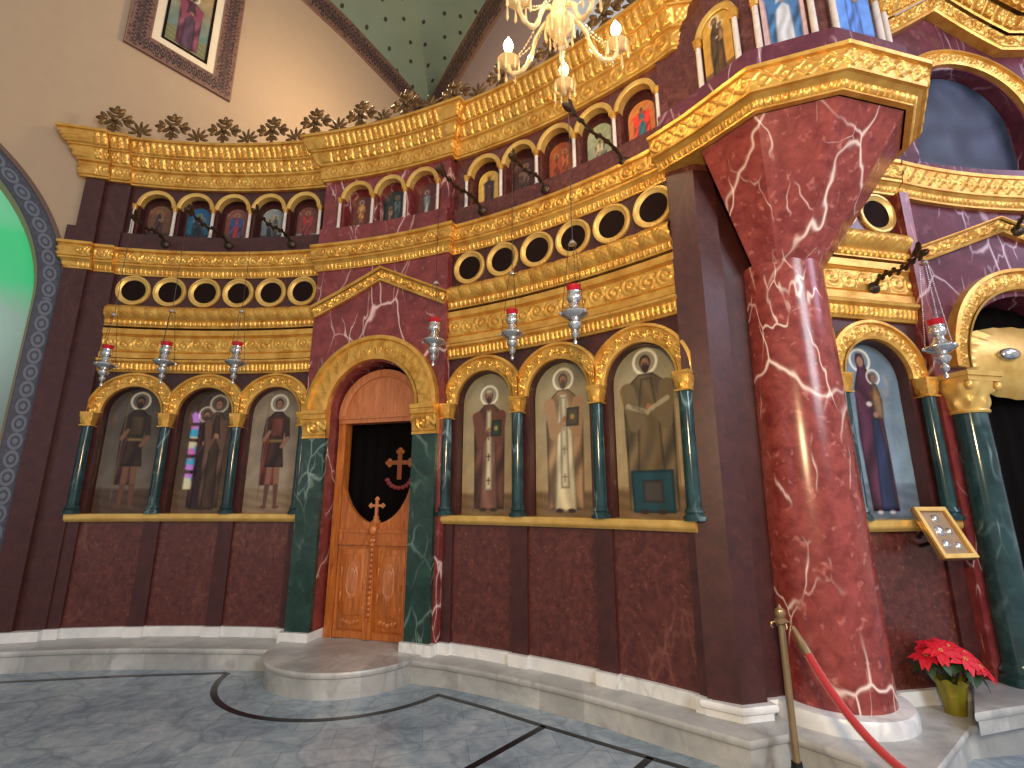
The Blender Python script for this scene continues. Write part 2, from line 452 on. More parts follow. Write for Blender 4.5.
def arcade(mb, path, u0, u1, z0, z1, arches, d0, d1, n=20):
    """wall skin with round-headed holes: arches = [(uc, half, zspring)]; d1 front, d0 back of the reveal"""
    edges = [u0]
    for uc, h, zs in arches: edges += [uc-h/path.k, uc+h/path.k]
    edges.append(u1)
    for i in range(0, len(edges), 2):
        if edges[i+1]-edges[i] > 1e-4: slab(mb, path, edges[i], edges[i+1], d0, d1, z0, z1)
    for uc, h, zs in arches:
        a = np.linspace(pi, 0, n+1); x = h*np.cos(a); zz = zs+h*np.sin(a); u = uc+x/path.k
        F = np.stack([path.pos(u, d1+0*u, zz), path.pos(u, d1+0*u, z1+0*u), path.pos(u, d0+0*u, z1+0*u)], 1)
        mb.grid(F)
        S = np.stack([path.pos(u, d1+0*u, zz), path.pos(u, d0+0*u, zz)], 1)
        mb.grid(S)

def ringdisc(mb, path, uc, zc, segs, n=36):
    a = np.linspace(0, 2*pi, n, endpoint=False)[:, None]
    for g in segs:
        r0, d0, r1, d1 = g[:4]; m = g[4] if len(g) > 4 else 1
        v = np.linspace(0, 1, m+1)[None]; r = r0+(r1-r0)*v; d = d0+(d1-d0)*v
        if len(g) > 5: d = d+g[5]*np.sin(pi*v)
        mb.grid(path.pos(uc+r*np.cos(a)/path.k, d+0*a, zc+r*np.sin(a)), wrap=True)
# ------------------------------------------------------------------ painted panels
def lin(c):
    c = np.asarray(c, float)/255
    return np.where(c <= .04045, c/12.92, ((c+.055)/1.055)**2.4)
class Canvas:
    """soft-edged painter on a set of points; y runs 0..1 up the panel, x in the same unit"""
    def __init__(s, X, Y, soft=.010):
        s.X, s.Y, s.w = X, Y, soft; s.c = np.zeros(X.shape+(3,))
    def lay(s, m, col, a=1.0):
        m = np.clip(m, 0, 1)[..., None]*a; s.c = s.c*(1-m)+np.asarray(col, float)*m
    def sm(s, d): return np.clip(.5-d/s.w, 0, 1)           # d: signed distance
    def ell(s, cx, cy, rx, ry, col, a=1, rot=0):
        x = s.X-cx; y = s.Y-cy
        if rot: x, y = x*cos(rot)+y*sin(rot), -x*sin(rot)+y*cos(rot)
        s.lay(s.sm((np.hypot(x/rx, y/ry)-1)*min(rx, ry)), col, a)
    def ring(s, cx, cy, r, w, col, a=1): s.lay(s.sm(np.abs(np.hypot(s.X-cx, s.Y-cy)-r)-w/2), col, a)
    def cap(s, x0, y0, x1, y1, r0, r1, col, a=1):
        dx, dy = x1-x0, y1-y0; t = np.clip(((s.X-x0)*dx+(s.Y-y0)*dy)/(dx*dx+dy*dy), 0, 1)
        s.lay(s.sm(np.hypot(s.X-x0-t*dx, s.Y-y0-t*dy)-(r0+(r1-r0)*t)), col, a)
    def body(s, rows, col, a=1, fold=.28, nf=46, cx=0):
        """rows: (y, xleft, xright) from the bottom up"""
        ys, l, r = zip(*rows); L = np.interp(s.Y, ys, l)+cx; R = np.interp(s.Y, ys, r)+cx
        d = np.maximum(np.maximum(L-s.X, s.X-R), np.maximum(ys[0]-s.Y, s.Y-ys[-1]))
        f = 1+fold*np.sin((s.X-cx)*nf+3*np.sin(s.Y*9))*np.clip(1.3-s.Y, 0, 1)
        m = np.clip(s.sm(d), 0, 1)[..., None]*a; f = f*(1-.45*np.clip(1+d/.02, 0, 1))
        s.c = s.c*(1-m)+np.asarray(col, float)*f[..., None]*m
    def back(s, top, bot, ground, hy=.2, glow=None):
        t = np.clip((s.Y-hy)/(1-hy), 0, 1)[..., None]
        s.c = np.asarray(bot, float)*(1-t)+np.asarray(top, float)*t
        n = np.sin(s.X*23+2*np.sin(s.Y*11))*np.sin(s.Y*17+3*np.sin(s.X*13)); s.c = s.c*(1+.07*n[..., None])
        if glow is not None:
            g = np.exp(-((s.X/.2)**2+((s.Y-.6)/.35)**2)); s.lay(g, glow, .5)
        m = np.clip((hy-s.Y)/.03, 0, 1); s.lay(m, ground); s.lay(m*np.clip(.5+.5*np.sin(s.Y*90+s.X*20), 0, 1), np.asarray(ground)*.75, .5)
    def head(s, cx, cy, r, skin, hair, beard=True, halo=(226, 218, 196), hr=1.75, hat=None):
        s.ell(cx, cy+.2*r, hr*r, hr*r, np.asarray(halo)*.62, .35); s.ring(cx, cy+.2*r, hr*r, .42*r, halo, .95)
        s.ell(cx, cy+.12*r, r*.86, r*1.12, hair)
        s.ell(cx, cy-.05*r, r*.62, r*.85, skin)
        if beard: s.ell(cx, cy-.72*r, r*.56, r*.72, hair)
        for q in (-1, 1): s.ell(cx+q*.24*r, cy+.08*r, r*.11, r*.07, (40, 26, 22), .9)
        s.cap(cx, cy+.05*r, cx+.02*r, cy-.26*r, r*.05, r*.08, np.asarray(skin)*.8, .7)
        s.cap(cx-.16*r, cy-.46*r, cx+.16*r, cy-.46*r, r*.05, r*.05, (110, 50, 44), .8)
        if hat is not None: s.body([(cy+.45*r, cx-.75*r, cx+.75*r), (cy+1.0*r, cx-.8*r, cx+.8*r), (cy+1.45*r, cx-.4*r, cx+.4*r)], hat, 1, 0)

def robed(c, st):
    """full-length robed figure"""
    k = st.get('k', 1); cx = st.get('x', 0); f = lambda y: .04+(y-.04)*k
    R, I = st['robe'], st['inner']; wd = st.get('wd', 1)*k
    hy = f(.80)
    c.head(cx, hy, .037*k, st.get('skin', (150, 108, 82)), st.get('hair', (66, 48, 40)), st.get('beard', True), st.get('halo', (228, 222, 200)), hat=st.get('hat'))
    c.body([(f(.04), -.098*wd, .105*wd), (f(.3), -.100*wd, .108*wd), (f(.55), -.105*wd, .110*wd), (f(.68), -.092*wd, .092*wd), (f(.745), -.03*wd, .03*wd)], R, cx=cx)
    c.body([(f(.03), -.062*wd, .064*wd), (f(.5), -.045*wd, .05*wd), (f(.72), -.024*wd, .024*wd)], I, .95, .1, 60, cx)
    if 'sash' in st:
        c.body([(f(.16), -.024*wd, .026*wd), (f(.70), -.018*wd, .018*wd)], st['sash'], .95, .05, cx=cx)
        for y in (.22, .38, .52):
            c.cap(cx, f(y-.022), cx, f(y+.022), .004, .004, st.get('cross', (40, 32, 30)), .85); c.cap(cx-.014, f(y+.006), cx+.014, f(y+.006), .004, .004, st.get('cross', (40, 32, 30)), .85)
    sl = np.asarray(R)*1.12
    c.cap(cx-.085*wd, f(.66), cx-.06*wd, f(.47), .034*wd, .024*wd, sl); c.cap(cx-.06*wd, f(.47), cx-.005*wd, f(.55), .022*wd, .014*wd, sl)
    c.cap(cx+.085*wd, f(.66), cx+.075*wd, f(.48), .034*wd, .026*wd, sl); c.cap(cx+.075*wd, f(.48), cx+.02*wd, f(.55), .022*wd, .014*wd, sl)
    sk = st.get('skin', (150, 108, 82))
    c.ell(cx+.005*wd, f(.565), .014*k, .018*k, sk); c.ell(cx+.02*wd, f(.56), .012*k, .017*k, sk)
    if st.get('book'):
        c.body([(f(.52), .012*wd, .085*wd), (f(.63), .02*wd, .09*wd)], st['book'], 1, 0, cx=cx); c.ell(cx+.05*wd, f(.575), .015, .018, (196, 170, 96), .7)
    if st.get('scroll'):
        c.cap(cx-.085*wd, f(.58), cx+.0*wd, f(.535), .016, .014, (170, 160, 136), .75); c.cap(cx+.01*wd, f(.55), cx+.085*wd, f(.60), .012, .015, (176, 166, 140), .75)
        for q in range(5): c.cap(cx-.075*wd+.02*q, f(.60-.012*q), cx-.06*wd+.02*q, f(.565-.012*q), .003, .003, (70, 60, 46), .7)
    if st.get('apron') is not None:
        c.body([(f(.03), -.082*wd, .09*wd), (f(.24), -.088*wd, .09*wd)], st['apron'], 1, .06, cx=cx); c.body([(f(.08), -.04*wd, .045*wd), (f(.19), -.04*wd, .045*wd)], (72, 62, 58), .9, 0, cx=cx)
    if st.get('staff'): c.cap(cx+.115*wd, f(.05), cx+.11*wd, f(.72), .004, .004, (120, 96, 60), .9)
    for q in (-1, 1): c.ell(cx+q*.035*wd, f(.035), .026*k, .012*k, (52, 36, 30))
def soldier(c, st):
    k = st.get('k', 1); cx = st.get('x', 0); f = lambda y: .04+(y-.04)*k
    sk = st.get('skin', (140, 100, 78))
    c.head(cx, f(.80), .036*k, sk, st.get('hair', (52, 38, 32)), st.get('beard', False), st.get('halo', (210, 202, 182)))
    c.body([(f(.20), -.105, .02), (f(.5), -.11, .03), (f(.70), -.085, .085)], st['cloak'], cx=cx)
    for q in (-1, 1):
        c.cap(cx+q*.028, f(.36), cx+q*.036, f(.19), .026, .021, np.asarray(sk)*.95); c.cap(cx+q*.036, f(.19), cx+q*.042, f(.055), .021, .013, st.get('boot', (92, 60, 50)))
        c.ell(cx+q*.05, f(.045), .028, .012, st.get('boot', (92, 60, 50)))
    c.body([(f(.33), -.078, .082), (f(.52), -.055, .056), (f(.70), -.078, .078), (f(.745), -.03, .03)], st['robe'], cx=cx)
    c.body([(f(.51), -.056, .057), (f(.535), -.056, .057)], st.get('trim', (150, 118, 70)), 1, 0, cx=cx)
    c.body([(f(.55), -.045, .046), (f(.70), -.055, .055)], st['inner'], .8, .12, cx=cx)
    c.cap(cx-.075, f(.68), cx-.10, f(.53), .026, .02, st['robe']); c.cap(cx-.10, f(.53), cx-.06, f(.59), .018, .014, sk)
    c.cap(cx+.075, f(.68), cx+.095, f(.54), .026, .02, st['robe']); c.cap(cx+.095, f(.54), cx+.05, f(.48), .018, .014, sk)
    c.cap(cx-.105, f(.10), cx-.085, f(.86), .004, .004, (110, 92, 66), .9)
def motherchild(c, st):
    k = st.get('k', 1); cx = st.get('x', 0); f = lambda y: .04+(y-.04)*k
    hb = st.get('halo', (222, 218, 210)); sk = st.get('skin', (146, 108, 88))
    c.head(cx-.02, f(.80), .034*k, sk, st['robe'], False, hb)
    c.body([(f(.04), -.085, .09), (f(.4), -.10, .085), (f(.66), -.085, .075), (f(.76), -.045, .02), (f(.845), -.042, .0)], st['robe'], cx=cx)
    c.ell(cx-.018, f(.80), .020*k, .028*k, sk)
    c.body([(f(.04), -.03, .075), (f(.35), -.01, .07), (f(.5), .0, .05)], st['inner'], .9, .1, cx=cx)
    c.head(cx+.055, f(.715), .022*k, sk, (84, 60, 46), False, hb)
    c.body([(f(.50), .02, .085), (f(.6), .025, .095), (f(.685), .04, .07)], st.get('child', (130, 100, 76)), cx=cx)
    c.cap(cx-.07, f(.62), cx-.01, f(.56), .022, .014, np.asarray(st['robe'])*1.15); c.ell(cx+.0, f(.575), .020, .015, (214, 206, 200), .9); c.ell(cx+.035, f(.52), .018, .016, sk)
    for q in (-1, 1): c.ell(cx+q*.04, f(.035), .018, .010, (190, 188, 190), .9)
def group(c, st):
    for i, (x, kk, rb) in enumerate(st['people']):
        robed(c, dict(robe=rb, inner=np.asarray(rb)*.72, x=x, k=kk, wd=st.get('wd', .8), beard=i % 2 == 0, halo=st.get('halo', (200, 168, 92))))
KINDS = dict(robed=robed, soldier=soldier, mother=motherchild, group=group)

def paint(X, Y, st, soft):
    c = Canvas(X, Y, soft)
    b = st['bg']; c.back(b[0], b[1], b[2], st.get('hy', .2), st.get('glow'))
    if st['kind'] != 'none': KINDS[st['kind']](c, st)
    if 'post' in st: st['post'](c)
    return lin(np.clip(c.c, 0, 255))

def painting(name, path, uc, half, z0, zs, d, st, label, group=None, nx=44, ny=100, cat='icon painting', round_top=True, thick=.025, yaw=0):
    """arched (or square) painted board standing on z0, spring line zs"""
    if isinstance(path, Arc): path = Line(pt(path, uc, 0, 0)[:2], path.rz(uc)+rad(yaw)); uc = 0.0      # a flat board, tangent to the wall
    x = np.linspace(-half, half, nx+1)[:, None]; v = np.linspace(0, 1, ny+1)[None]
    zt = zs+(np.sqrt(np.clip(half*half-x*x, 0, None)) if round_top else 0*x)
    z = z0+(zt-z0)*v; H = zs-z0+(half if round_top else 0)
    P = path.pos(uc+x/path.k+0*z, d+0*z, z)
    mb = MB(); mb.grid(P)
    C = paint((x+0*z)/H, (z-z0)/H, st, soft=max(.006, 1.2*2*half/nx/H))
    col = [tuple(q)+(1,) for q in C.reshape(-1, 3).tolist()]
    # rim and back
    n, m = P.shape[:2]
    loop = [(i, 0) for i in range(n)]+[(n-1, j) for j in range(1, m)]+[(i, m-1) for i in range(n-2, -1, -1)]+[(0, j) for j in range(m-2, 0, -1)]
    B = path.pos(uc+x/path.k+0*z, d-thick+0*z, z)
    fr = [tuple(P[i, j]) for i, j in loop]; bk = [tuple(B[i, j]) for i, j in loop]; L = len(loop)
    mb.add(fr+bk, [(k, (k+1) % L, L+(k+1) % L, L+k) for k in range(L)]+[tuple(range(2*L-1, L-1, -1))])
    col += [(.05, .03, .025, 1)]*(2*L)
    mb.col = col
    o = obj(name, mb, 'paint', None, pt(path, uc, d, z0), smooth=0)
    return tag(o, label, cat, group)

# ------------------------------------------------------------------ carved parts placed along a wall
def colonnette(par, path, u, d, z0, z1, zc, r, shaft, capital=True):
    """round shaft z0..z1 with foot, gilded capital z1..zc"""
    x, y, _ = pt(path, u, d, 0); rz = path.rz(u); h = z1-z0
    mb = MB(); mb.lathe([(r*1.02, .10*h if r > .04 else .05*h), (r, .5*h), (r*.94, h)], (x, y, z0), 18 if r > .04 else 12)
    sh = obj('colonnette', mb, shaft, par)
    b = MB(); q = .10*h if r > .04 else .05*h
    b.lathe([(r*1.55, 0), (r*1.6, .25*q), (r*1.35, .4*q), (r*1.2, .5*q), (r*1.38, .65*q), (r*1.1, .9*q), (r*1.0, q)], (x, y, z0), 18 if r > .04 else 12)
    obj('colonnette_base', b, shaft, sh)
    if capital:
        c = MB(); H = zc-z1; ca, sa = cos(rz), sin(rz)
        n = 24; prof = []
        for j in range(9):
            v = j/8; row = []
            for k in range(n):
                a = 2*pi*k/n; sq = 1/max(abs(cos(a)), abs(sin(a))); rr = r*(1.12+.30*v**1.3)*(1+(sq-1)*.6*v)
                rr += r*.14*(.5+.5*cos(8*a+(pi if v > .5 else 0)))*sin(pi*min(1, v*1.1))
                lx, ly = rr*cos(a), rr*sin(a); row.append((x+lx*ca-ly*sa, y+lx*sa+ly*ca, z1+H*.74*v))
            prof.append(row)
        c.grid(np.array(prof).transpose(1, 0, 2), wrap=True)
        w = r*1.25
        def tf(lx, ly, lz): return (x+lx*ca-ly*sa, y+lx*sa+ly*ca, lz)
        c.box(-w*.94, w*.94, -w*.94, w*.94, z1+H*.74, z1+H*.86, tf); c.box(-w, w, -w, w, z1+H*.86, zc, tf)
        c.box(-r*1.15, r*1.15, -r*1.15, r*1.15, z1-.02*H, z1+.06*H, tf)
        obj('capital', c, 'gold', sh, smooth=30)
    return sh

def small_arch(par, path, uc, zs, half, ri, ro, d, pat=True, name='arch', mat='gold', proj=.06, ds=.012):
    mb = MB(); w = ro-ri
    segs = [(ri, d-.06, ri, d+proj*.7), (ri, d+proj*.7, ri+.14*w, d+proj*.8)]
    if pat: segs += [(ri+.14*w, d+proj*.62, ri+.80*w, d+proj*.62, 10, p_scroll, .075, .011)]
    else: segs += [(ri+.14*w, d+proj*.8, ri+.8*w, d+proj, 2)]
    segs += [(ri+.80*w, d+proj*.62, ri+.84*w, d+proj), (ri+.84*w, d+proj, ro, d+proj*.9), (ro, d+proj*.9, ro, d-.06)]
    archring(mb, path, uc, zs, segs, ds, clamp=half)
    return obj(name, mb, mat, par)

def cornice_mid(par, path, u0, u1, d, z=4.44, name='cornice', kind='scroll', back=-.14, dz=.335, pj=.55):
    mb = MB(); k = dz/.31
    pat = (p_scroll, .15) if kind == 'scroll' else (p_diamond, .13)
    e = lambda q: d+q*pj
    sweep(mb, path, u0, u1, [
        (back, z, e(.035), z), (e(.035), z, e(.035), z+.02*k), (e(.035), z+.02*k, e(.06), z+.075*k, 6, p_bead, .028, .012), (e(.06), z+.075*k, e(.075), z+.085*k),
        (e(.075), z+.085*k, e(.10), z+.10*k, 2), (e(.10), z+.10*k, e(.125), z+.105*k), (e(.125), z+.105*k, e(.13), z+.125*k),
        (e(.13), z+.125*k, e(.15), z+.275*k, 22, pat[0], pat[1], .014), (e(.15), z+.275*k, e(.175), z+.28*k), (e(.175), z+.28*k, e(.18), z+.31*k), (e(.18), z+.31*k, back, z+.31*k)], ds=.011)
    return obj(name, mb, 'gold', par)
def cornice_top(par, path, u0, u1, d, z=5.70, back=-.14, name='crown_cornice'):
    mb = MB()
    sweep(mb, path, u0, u1, [
        (back, z, d+.04, z), (d+.04, z, d+.045, z+.02), (d+.045, z+.02, d+.07, z+.205, 20, p_scroll, .17, .013), (d+.07, z+.205, d+.085, z+.21), (d+.085, z+.21, d+.09, z+.23),
        (d+.09, z+.23, d+.15, z+.36, 12, p_block, .105, .02), (d+.15, z+.36, d+.17, z+.365), (d+.17, z+.365, d+.175, z+.38),
        (d+.175, z+.38, d+.25, z+.52, 12, p_leaf, .08, .02), (d+.25, z+.52, d+.275, z+.525), (d+.275, z+.525, d+.28, z+.555), (d+.28, z+.555, back, z+.57)], ds=.011)
    return obj(name, mb, 'gold', par)

# crest ornaments (one mesh each, reused)
def crest_meshes():
    big = MB(); Rm = lambda a, t=0: Matrix.Rotation(a, 3, 'Y') @ Matrix.Rotation(t, 3, 'X')
    cz = .25
    big.ell((0, -.02, cz), (.035, .03, .045)); big.tube([(0, 0, 0), (0, -.005, .08), (0, 0, cz)], [.03, .018, .022], 8)
    for base in (0, pi/2, -pi/2, pi):
        c0 = Vector((sin(base)*.095, 0, cz+cos(base)*.095)); low = base == pi
        for q in (-.95, 0, .95):
            if low and q == 0: continue
            a = base+q; l = .05 if low else .062
            big.ell(c0+Vector((sin(a), 0, cos(a)))*l*.72, (.030, .018, l), Rm(a), 10, 6)
            if not low: big.ell(c0+Vector((sin(a), -.3, cos(a)))*l*.62, (.010, .012, l*.7), Rm(a), 6, 5)
        big.ell(c0-Vector((0, .022, 0)), (.024, .018, .024))
    for a in (pi/4, -pi/4, 3*pi/4, -3*pi/4):
        big.ell((sin(a)*.07, -.014, cz+cos(a)*.07), (.024, .016, .065), Rm(a), 8, 5)
    big.box(-.05, .05, -.03, .03, -.01, .03)
    sm = MB(); sm.box(-.05, .05, -.03, .03, -.01, .025); sm.tube([(0, 0, 0), (0, 0, .12)], [.03, .02], 8)
    for k in range(7):
        a = rad(-96+32*k); l = .062+.012*cos(a)
        sm.ell((sin(a)*(.045+l*.75), 0, .11+cos(a)*(.045+l*.75)), (.021, .015, l), Rm(a), 8, 6)
    sm.ell((0, -.012, .11), (.03, .025, .03))
    def me(nm, mb):
        m = bpy.data.meshes.new(nm); m.from_pydata(mb.v, [], mb.f); m.materials.append(M['gold_old']); m.shade_smooth(); m.set_sharp_from_angle(angle=rad(40)); return m
    return me('crest_rosette', big), me('crest_palmette', sm)
CRB, CRS = crest_meshes()
def crest(par, path, us, d, z):
    """alternating rosettes and palmettes, the first a rosette"""
    for i, u in enumerate(us):
        b = i % 2 == 0
        o = bpy.data.objects.new('crest_rosette' if b else 'crest_palmette', CRB if b else CRS); COL.objects.link(o)
        o.parent = par; o.location = Vector(pt(path, u, d, z))-WO[par.name]; o.rotation_euler = (0, 0, path.rz(u))
        o.scale = (1.14, 1.1, 1.08) if b else (.95, .95, 1.05)

def core(par, path, u0, u1, z0, z1, d0=-.34, d1=-.13, mat='marble_plain', name='wall_core'):
    mb = MB(); slab(mb, path, u0, u1, d0, d1, z0, z1); return obj(name, mb, mat, par)

def lower_storey(par, path, u0, u1, cols, shaft, wallm='marble_dark', hide_caps=(), first=True):
    """dado, ledge, niche wall, colonnettes and gilded arches of a bay; cols = colonnette positions"""
    k = path.k
    mb = MB(); slab(mb, path, u0, u1, -.13, .0, .30, 1.42); obj('dado_panel', mb, wallm, par)
    for u in cols:
        a, b = max(u0, u-.085/k), min(u1, u+.085/k)
        mb = MB(); sweep(mb, path, a, b, [(-.02, .30, .03, .30), (.03, .30, .03, 1.42), (.03, 1.42, -.02, 1.42)]); obj('dado_strip', mb, 'marble_plain', par)
        mb = MB(); slab(mb, path, max(u0, u-.10/k), min(u1, u+.10/k), -.02, .075, .198, .302); obj('base_block', mb, 'marble_white', par)
    mb = MB(); slab(mb, path, u0, u1, -.13, .04, .198, .30); obj('plinth', mb, 'marble_white', par)
    mb = MB(); sweep(mb, path, u0, u1, [(-.13, 1.415, .06, 1.415), (.06, 1.415, .085, 1.44, 3), (.085, 1.44, .09, 1.455), (.09, 1.455, .09, 1.50), (.09, 1.50, -.13, 1.505)])
    obj('ledge', mb, 'gold_plain', par)
    arches = [((a+b)/2, .325, 2.66) for a, b in zip(cols[:-1], cols[1:])]
    mb = MB(); arcade(mb, path, u0, u1, 1.50, 3.175, [q for q in arches if q[0]-.34/k > u0-.001 and q[0]+.34/k < u1+.35/k], -.13, 0.0); obj('niche_wall', mb, 'marble_plain', par)
    hf = abs(cols[1]-cols[0])*k/2-.001
    for i, (uc, h, zs) in enumerate(arches): small_arch(par, path, uc, zs, (hf+(.05 if i == 0 else 0), hf+(.05 if i == len(arches)-1 else 0)), .335, .50, .0)
    for i, u in enumerate(cols):
        colonnette(par, path, u, .055, 1.50, 2.50, 2.66, .055, shaft)
    return arches

def entablature(par, path, u0, u1, wallm='marble_plain'):
    mb = MB(); sweep(mb, path, u0, u1, [(-.13, 3.17, .03, 3.17), (.03, 3.17, .04, 3.19), (.04, 3.19, .055, 3.28, 8, p_block, .05, .014), (.055, 3.28, .085, 3.30, 2), (.085, 3.30, .09, 3.325), (.09, 3.325, -.13, 3.33)])
    obj('architrave', mb, 'gold', par)
    mb = MB(); sweep(mb, path, u0, u1, [(-.13, 3.33, .02, 3.345), (.02, 3.345, .055, 3.345), (.055, 3.345, .055, 3.41), (.055, 3.41, .035, 3.425),
        (.035, 3.425, .035, 3.635, 26, p_scroll, .17, .012), (.035, 3.635, .06, 3.65), (.06, 3.65, .06, 3.715), (.06, 3.715, -.13, 3.72)])
    obj('frieze', mb, 'gold', par)
    mb = MB(); slab(mb, path, u0, u1, -.13, .02, 3.72, 3.745); obj('shadow_gap', mb, 'dark', par)
    mb = MB(); sweep(mb, path, u0, u1, [(-.13, 3.745, .06, 3.745), (.06, 3.745, .06, 3.76), (.06, 3.76, .075, 3.815, 6, p_bead, .03, .014), (.075, 3.815, .06, 3.83),
        (.06, 3.83, .03, 4.03, 20, p_acanthus, .15, .018, .07), (.03, 4.03, -.13, 4.035)])
    obj('torus_moulding', mb, 'gold', par)
    mb = MB(); slab(mb, path, u0, u1, -.13, .0, 4.035, 4.44); obj('ring_frieze', mb, wallm, par)

def rings(par, path, us):
    for u in us:
        mb = MB(); ringdisc(mb, path, u, 4.24, [(.200, -.01, .200, .02), (.200, .02, .194, .03, 2), (.194, .03, .176, .03), (.176, .03, .170, .022), (.170, .022, .140, .006, 3)])
        r = obj('gilt_ring', mb, 'gold_plain', par)
        mb = MB(); ringdisc(mb, path, u, 4.24, [(.136, .004, .0, .004)]); obj('dark_roundel', mb, 'dark', r)

def upper_storey(par, path, u0, u1, cols, wallm, base_d=.0, shaft='shaft_white'):
    k = path.k; half = abs(cols[1]-cols[0])*k/2
    mb = MB(); slab(mb, path, u0, u1, -.13, base_d+.055, 4.745, 5.0); obj('attic_plinth', mb, wallm, par)
    arches = [((a+b)/2, half-.05, 5.42) for a, b in zip(cols[:-1], cols[1:])]
    mb = MB(); arcade(mb, path, u0, u1, 5.0, 5.705, arches, -.13+base_d, base_d, 14); obj('attic_wall', mb, wallm, par)
    for uc, h, zs in arches: small_arch(par, path, uc, zs, half-.001, half-.055, half-.004, base_d, False, 'small_arch', 'gold_plain', .04, .03)
    for u in cols: colonnette(par, path, u, base_d+.03, 5.0, 5.36, 5.43, .02, shaft)
    return arches
# ------------------------------------------------------------------ the place
class Poly:
    """u = metres along a polyline, mitred at its corners"""
    def __init__(s, P):
        s.P = np.array(P, float); s.k = 1.0; s.poly = True
        D = np.diff(s.P, axis=0); s.l = np.hypot(D[:, 0], D[:, 1]); D = D/s.l[:, None]; N = np.stack([D[:, 1], -D[:, 0]], 1); s.D = D; s.N = N
        m = [N[0]]
        for a, b in zip(N[:-1], N[1:]): m.append((a+b)/(1+a@b))
        m.append(N[-1]); s.m = np.array(m); s.c = np.concatenate([[0], np.cumsum(s.l)])
    def pos(s, u, d, z):
        u, d, z = np.broadcast_arrays(np.asarray(u, float), np.asarray(d, float), np.asarray(z, float))
        i = np.clip(np.searchsorted(s.c, u, side='right')-1, 0, len(s.l)-1); t = ((u-s.c[i])/s.l[i])[..., None]
        a = s.P[i]+d[..., None]*s.m[i]; b = s.P[i+1]+d[..., None]*s.m[i+1]; q = a*(1-t)+b*t
        return np.concatenate([q, z[..., None]], -1)
    def rz(s, u):
        i = int(np.clip(np.searchsorted(s.c, u, side='right')-1, 0, len(s.l)-1)); return atan2(s.D[i][1], s.D[i][0])
    def mid(s, i): return s.c[i]+s.l[i]/2

def strip(par, path, pts, segs, name, mat='gold', ds=.012):
    """moulding that follows a polyline (u, z) drawn on the wall; segs across it: (w0, d0, w1, d1, n, pat, L, amp)"""
    Q = Poly([(u*path.k, z) for u, z in pts]); L = Q.c[-1]; n = int(ceil(L/ds)); s = np.linspace(0, L, n+1)[:, None]; mb = MB(); loop = []
    for g in segs:
        w0, d0, w1, d1 = g[:4]; m = g[4] if len(g) > 4 else 1; v = np.linspace(0, 1, m+1)[None]
        H = sqrt((w1-w0)**2+(d1-d0)**2) or 1e-6; nw, nd = -(d1-d0)/H, (w1-w0)/H
        h = g[5](s, v, g[6], H)*g[7] if len(g) > 5 and g[5] else 0*s*v
        w = w0+(w1-w0)*v+nw*h; d = d0+(d1-d0)*v+nd*h
        p = Q.pos(s+0*w, -w, 0*w)
        mb.grid(path.pos(p[..., 0]/path.k, d, p[..., 1]), np.stack(np.broadcast_arrays(s, v), -1)); loop += [(w0, d0), (w1, d1)]
    lp = [loop[0]]
    for q in loop[1:]:
        if abs(q[0]-lp[-1][0])+abs(q[1]-lp[-1][1]) > 1e-6: lp.append(q)
    for ss in (0, L):
        vs = []
        for w, d in lp:
            p = Q.pos(ss, -w, 0); vs.append(pt(path, float(p[0])/path.k, d, float(p[1])))
        mb.add(vs, [tuple(range(len(vs)))])
    return obj(name, mb, mat, par)

EYE = 1.65
ARC = Arc((-3.65, -1.25), 7.25)                    # the curved left half of the screen
SW = Line((1.56, 3.80), rad(11.5))                 # straight piece right of the round column
CB = Arc((5.354, -1.517), 6.0)                     # middle bay with the royal gate
LW = Line((-5.56, 5.69), rad(51))                  # plastered church wall, left
LW2 = Line(pt(LW, 5.74, 0, 0)[:2], rad(-52.6))     # plastered wall beyond the corner

# ---- camera
cam = bpy.data.cameras.new('camera'); co = bpy.data.objects.new('camera', cam); COL.objects.link(co)
co.location = (0, 0, EYE); co.rotation_euler = (rad(90+13.1), 0, 0)
cam.sensor_width = 36; cam.lens = 500/1024*36; cam.clip_start = .05; SC.camera = co

# ---- room shell
mb = MB(); n = 30
mb.add([(-9, -7, 0), (9, -7, 0), (9, 12, 0), (-9, 12, 0), (-9, -7, -.1), (9, -7, -.1), (9, 12, -.1), (-9, 12, -.1)], [(0, 1, 2, 3), (4, 7, 6, 5), (0, 4, 5, 1), (1, 5, 6, 2), (2, 6, 7, 3), (3, 7, 4, 0)])
struct('floor', mb, 'floor', 0)
def ribbon(mb, pts, w, z0=0.0, z1=.003):
    Q = Poly(pts); n = max(2, int(Q.c[-1]/.05)); s = np.unique(np.concatenate([np.linspace(0, Q.c[-1], n+1), Q.c]))[:, None]
    s[-1] = Q.c[-1]
    for a, b, za, zb in ((-w/2, -w/2, z0, z1), (-w/2, w/2, z1, z1), (w/2, w/2, z1, z0)):
        mb.grid(np.stack([Q.pos(s, a+0*s, za+0*s)[:, 0], Q.pos(s, b+0*s, zb+0*s)[:, 0]], 1))
def circ(c, r, a0, a1, n=40): return [(c[0]+r*cos(rad(a0+(a1-a0)*i/n)), c[1]+r*sin(rad(a0+(a1-a0)*i/n))) for i in range(n+1)]
STEP = (-1.62, 5.50)
mb = MB()
ribbon(mb, [(-7.6, 4.35), (-6.2, 4.82), (-4.76, 5.16), (-3.73, 5.33), (-2.80, 5.42)], .05)
ribbon(mb, circ(STEP, 1.17, 184, 326), .055)
ribbon(mb, [(-.655, 4.86), (-.2, 4.56), (.24, 4.23), (.66, 3.93), (1.09, 3.63), (1.5, 3.27), (2.0, 2.72)], .045)
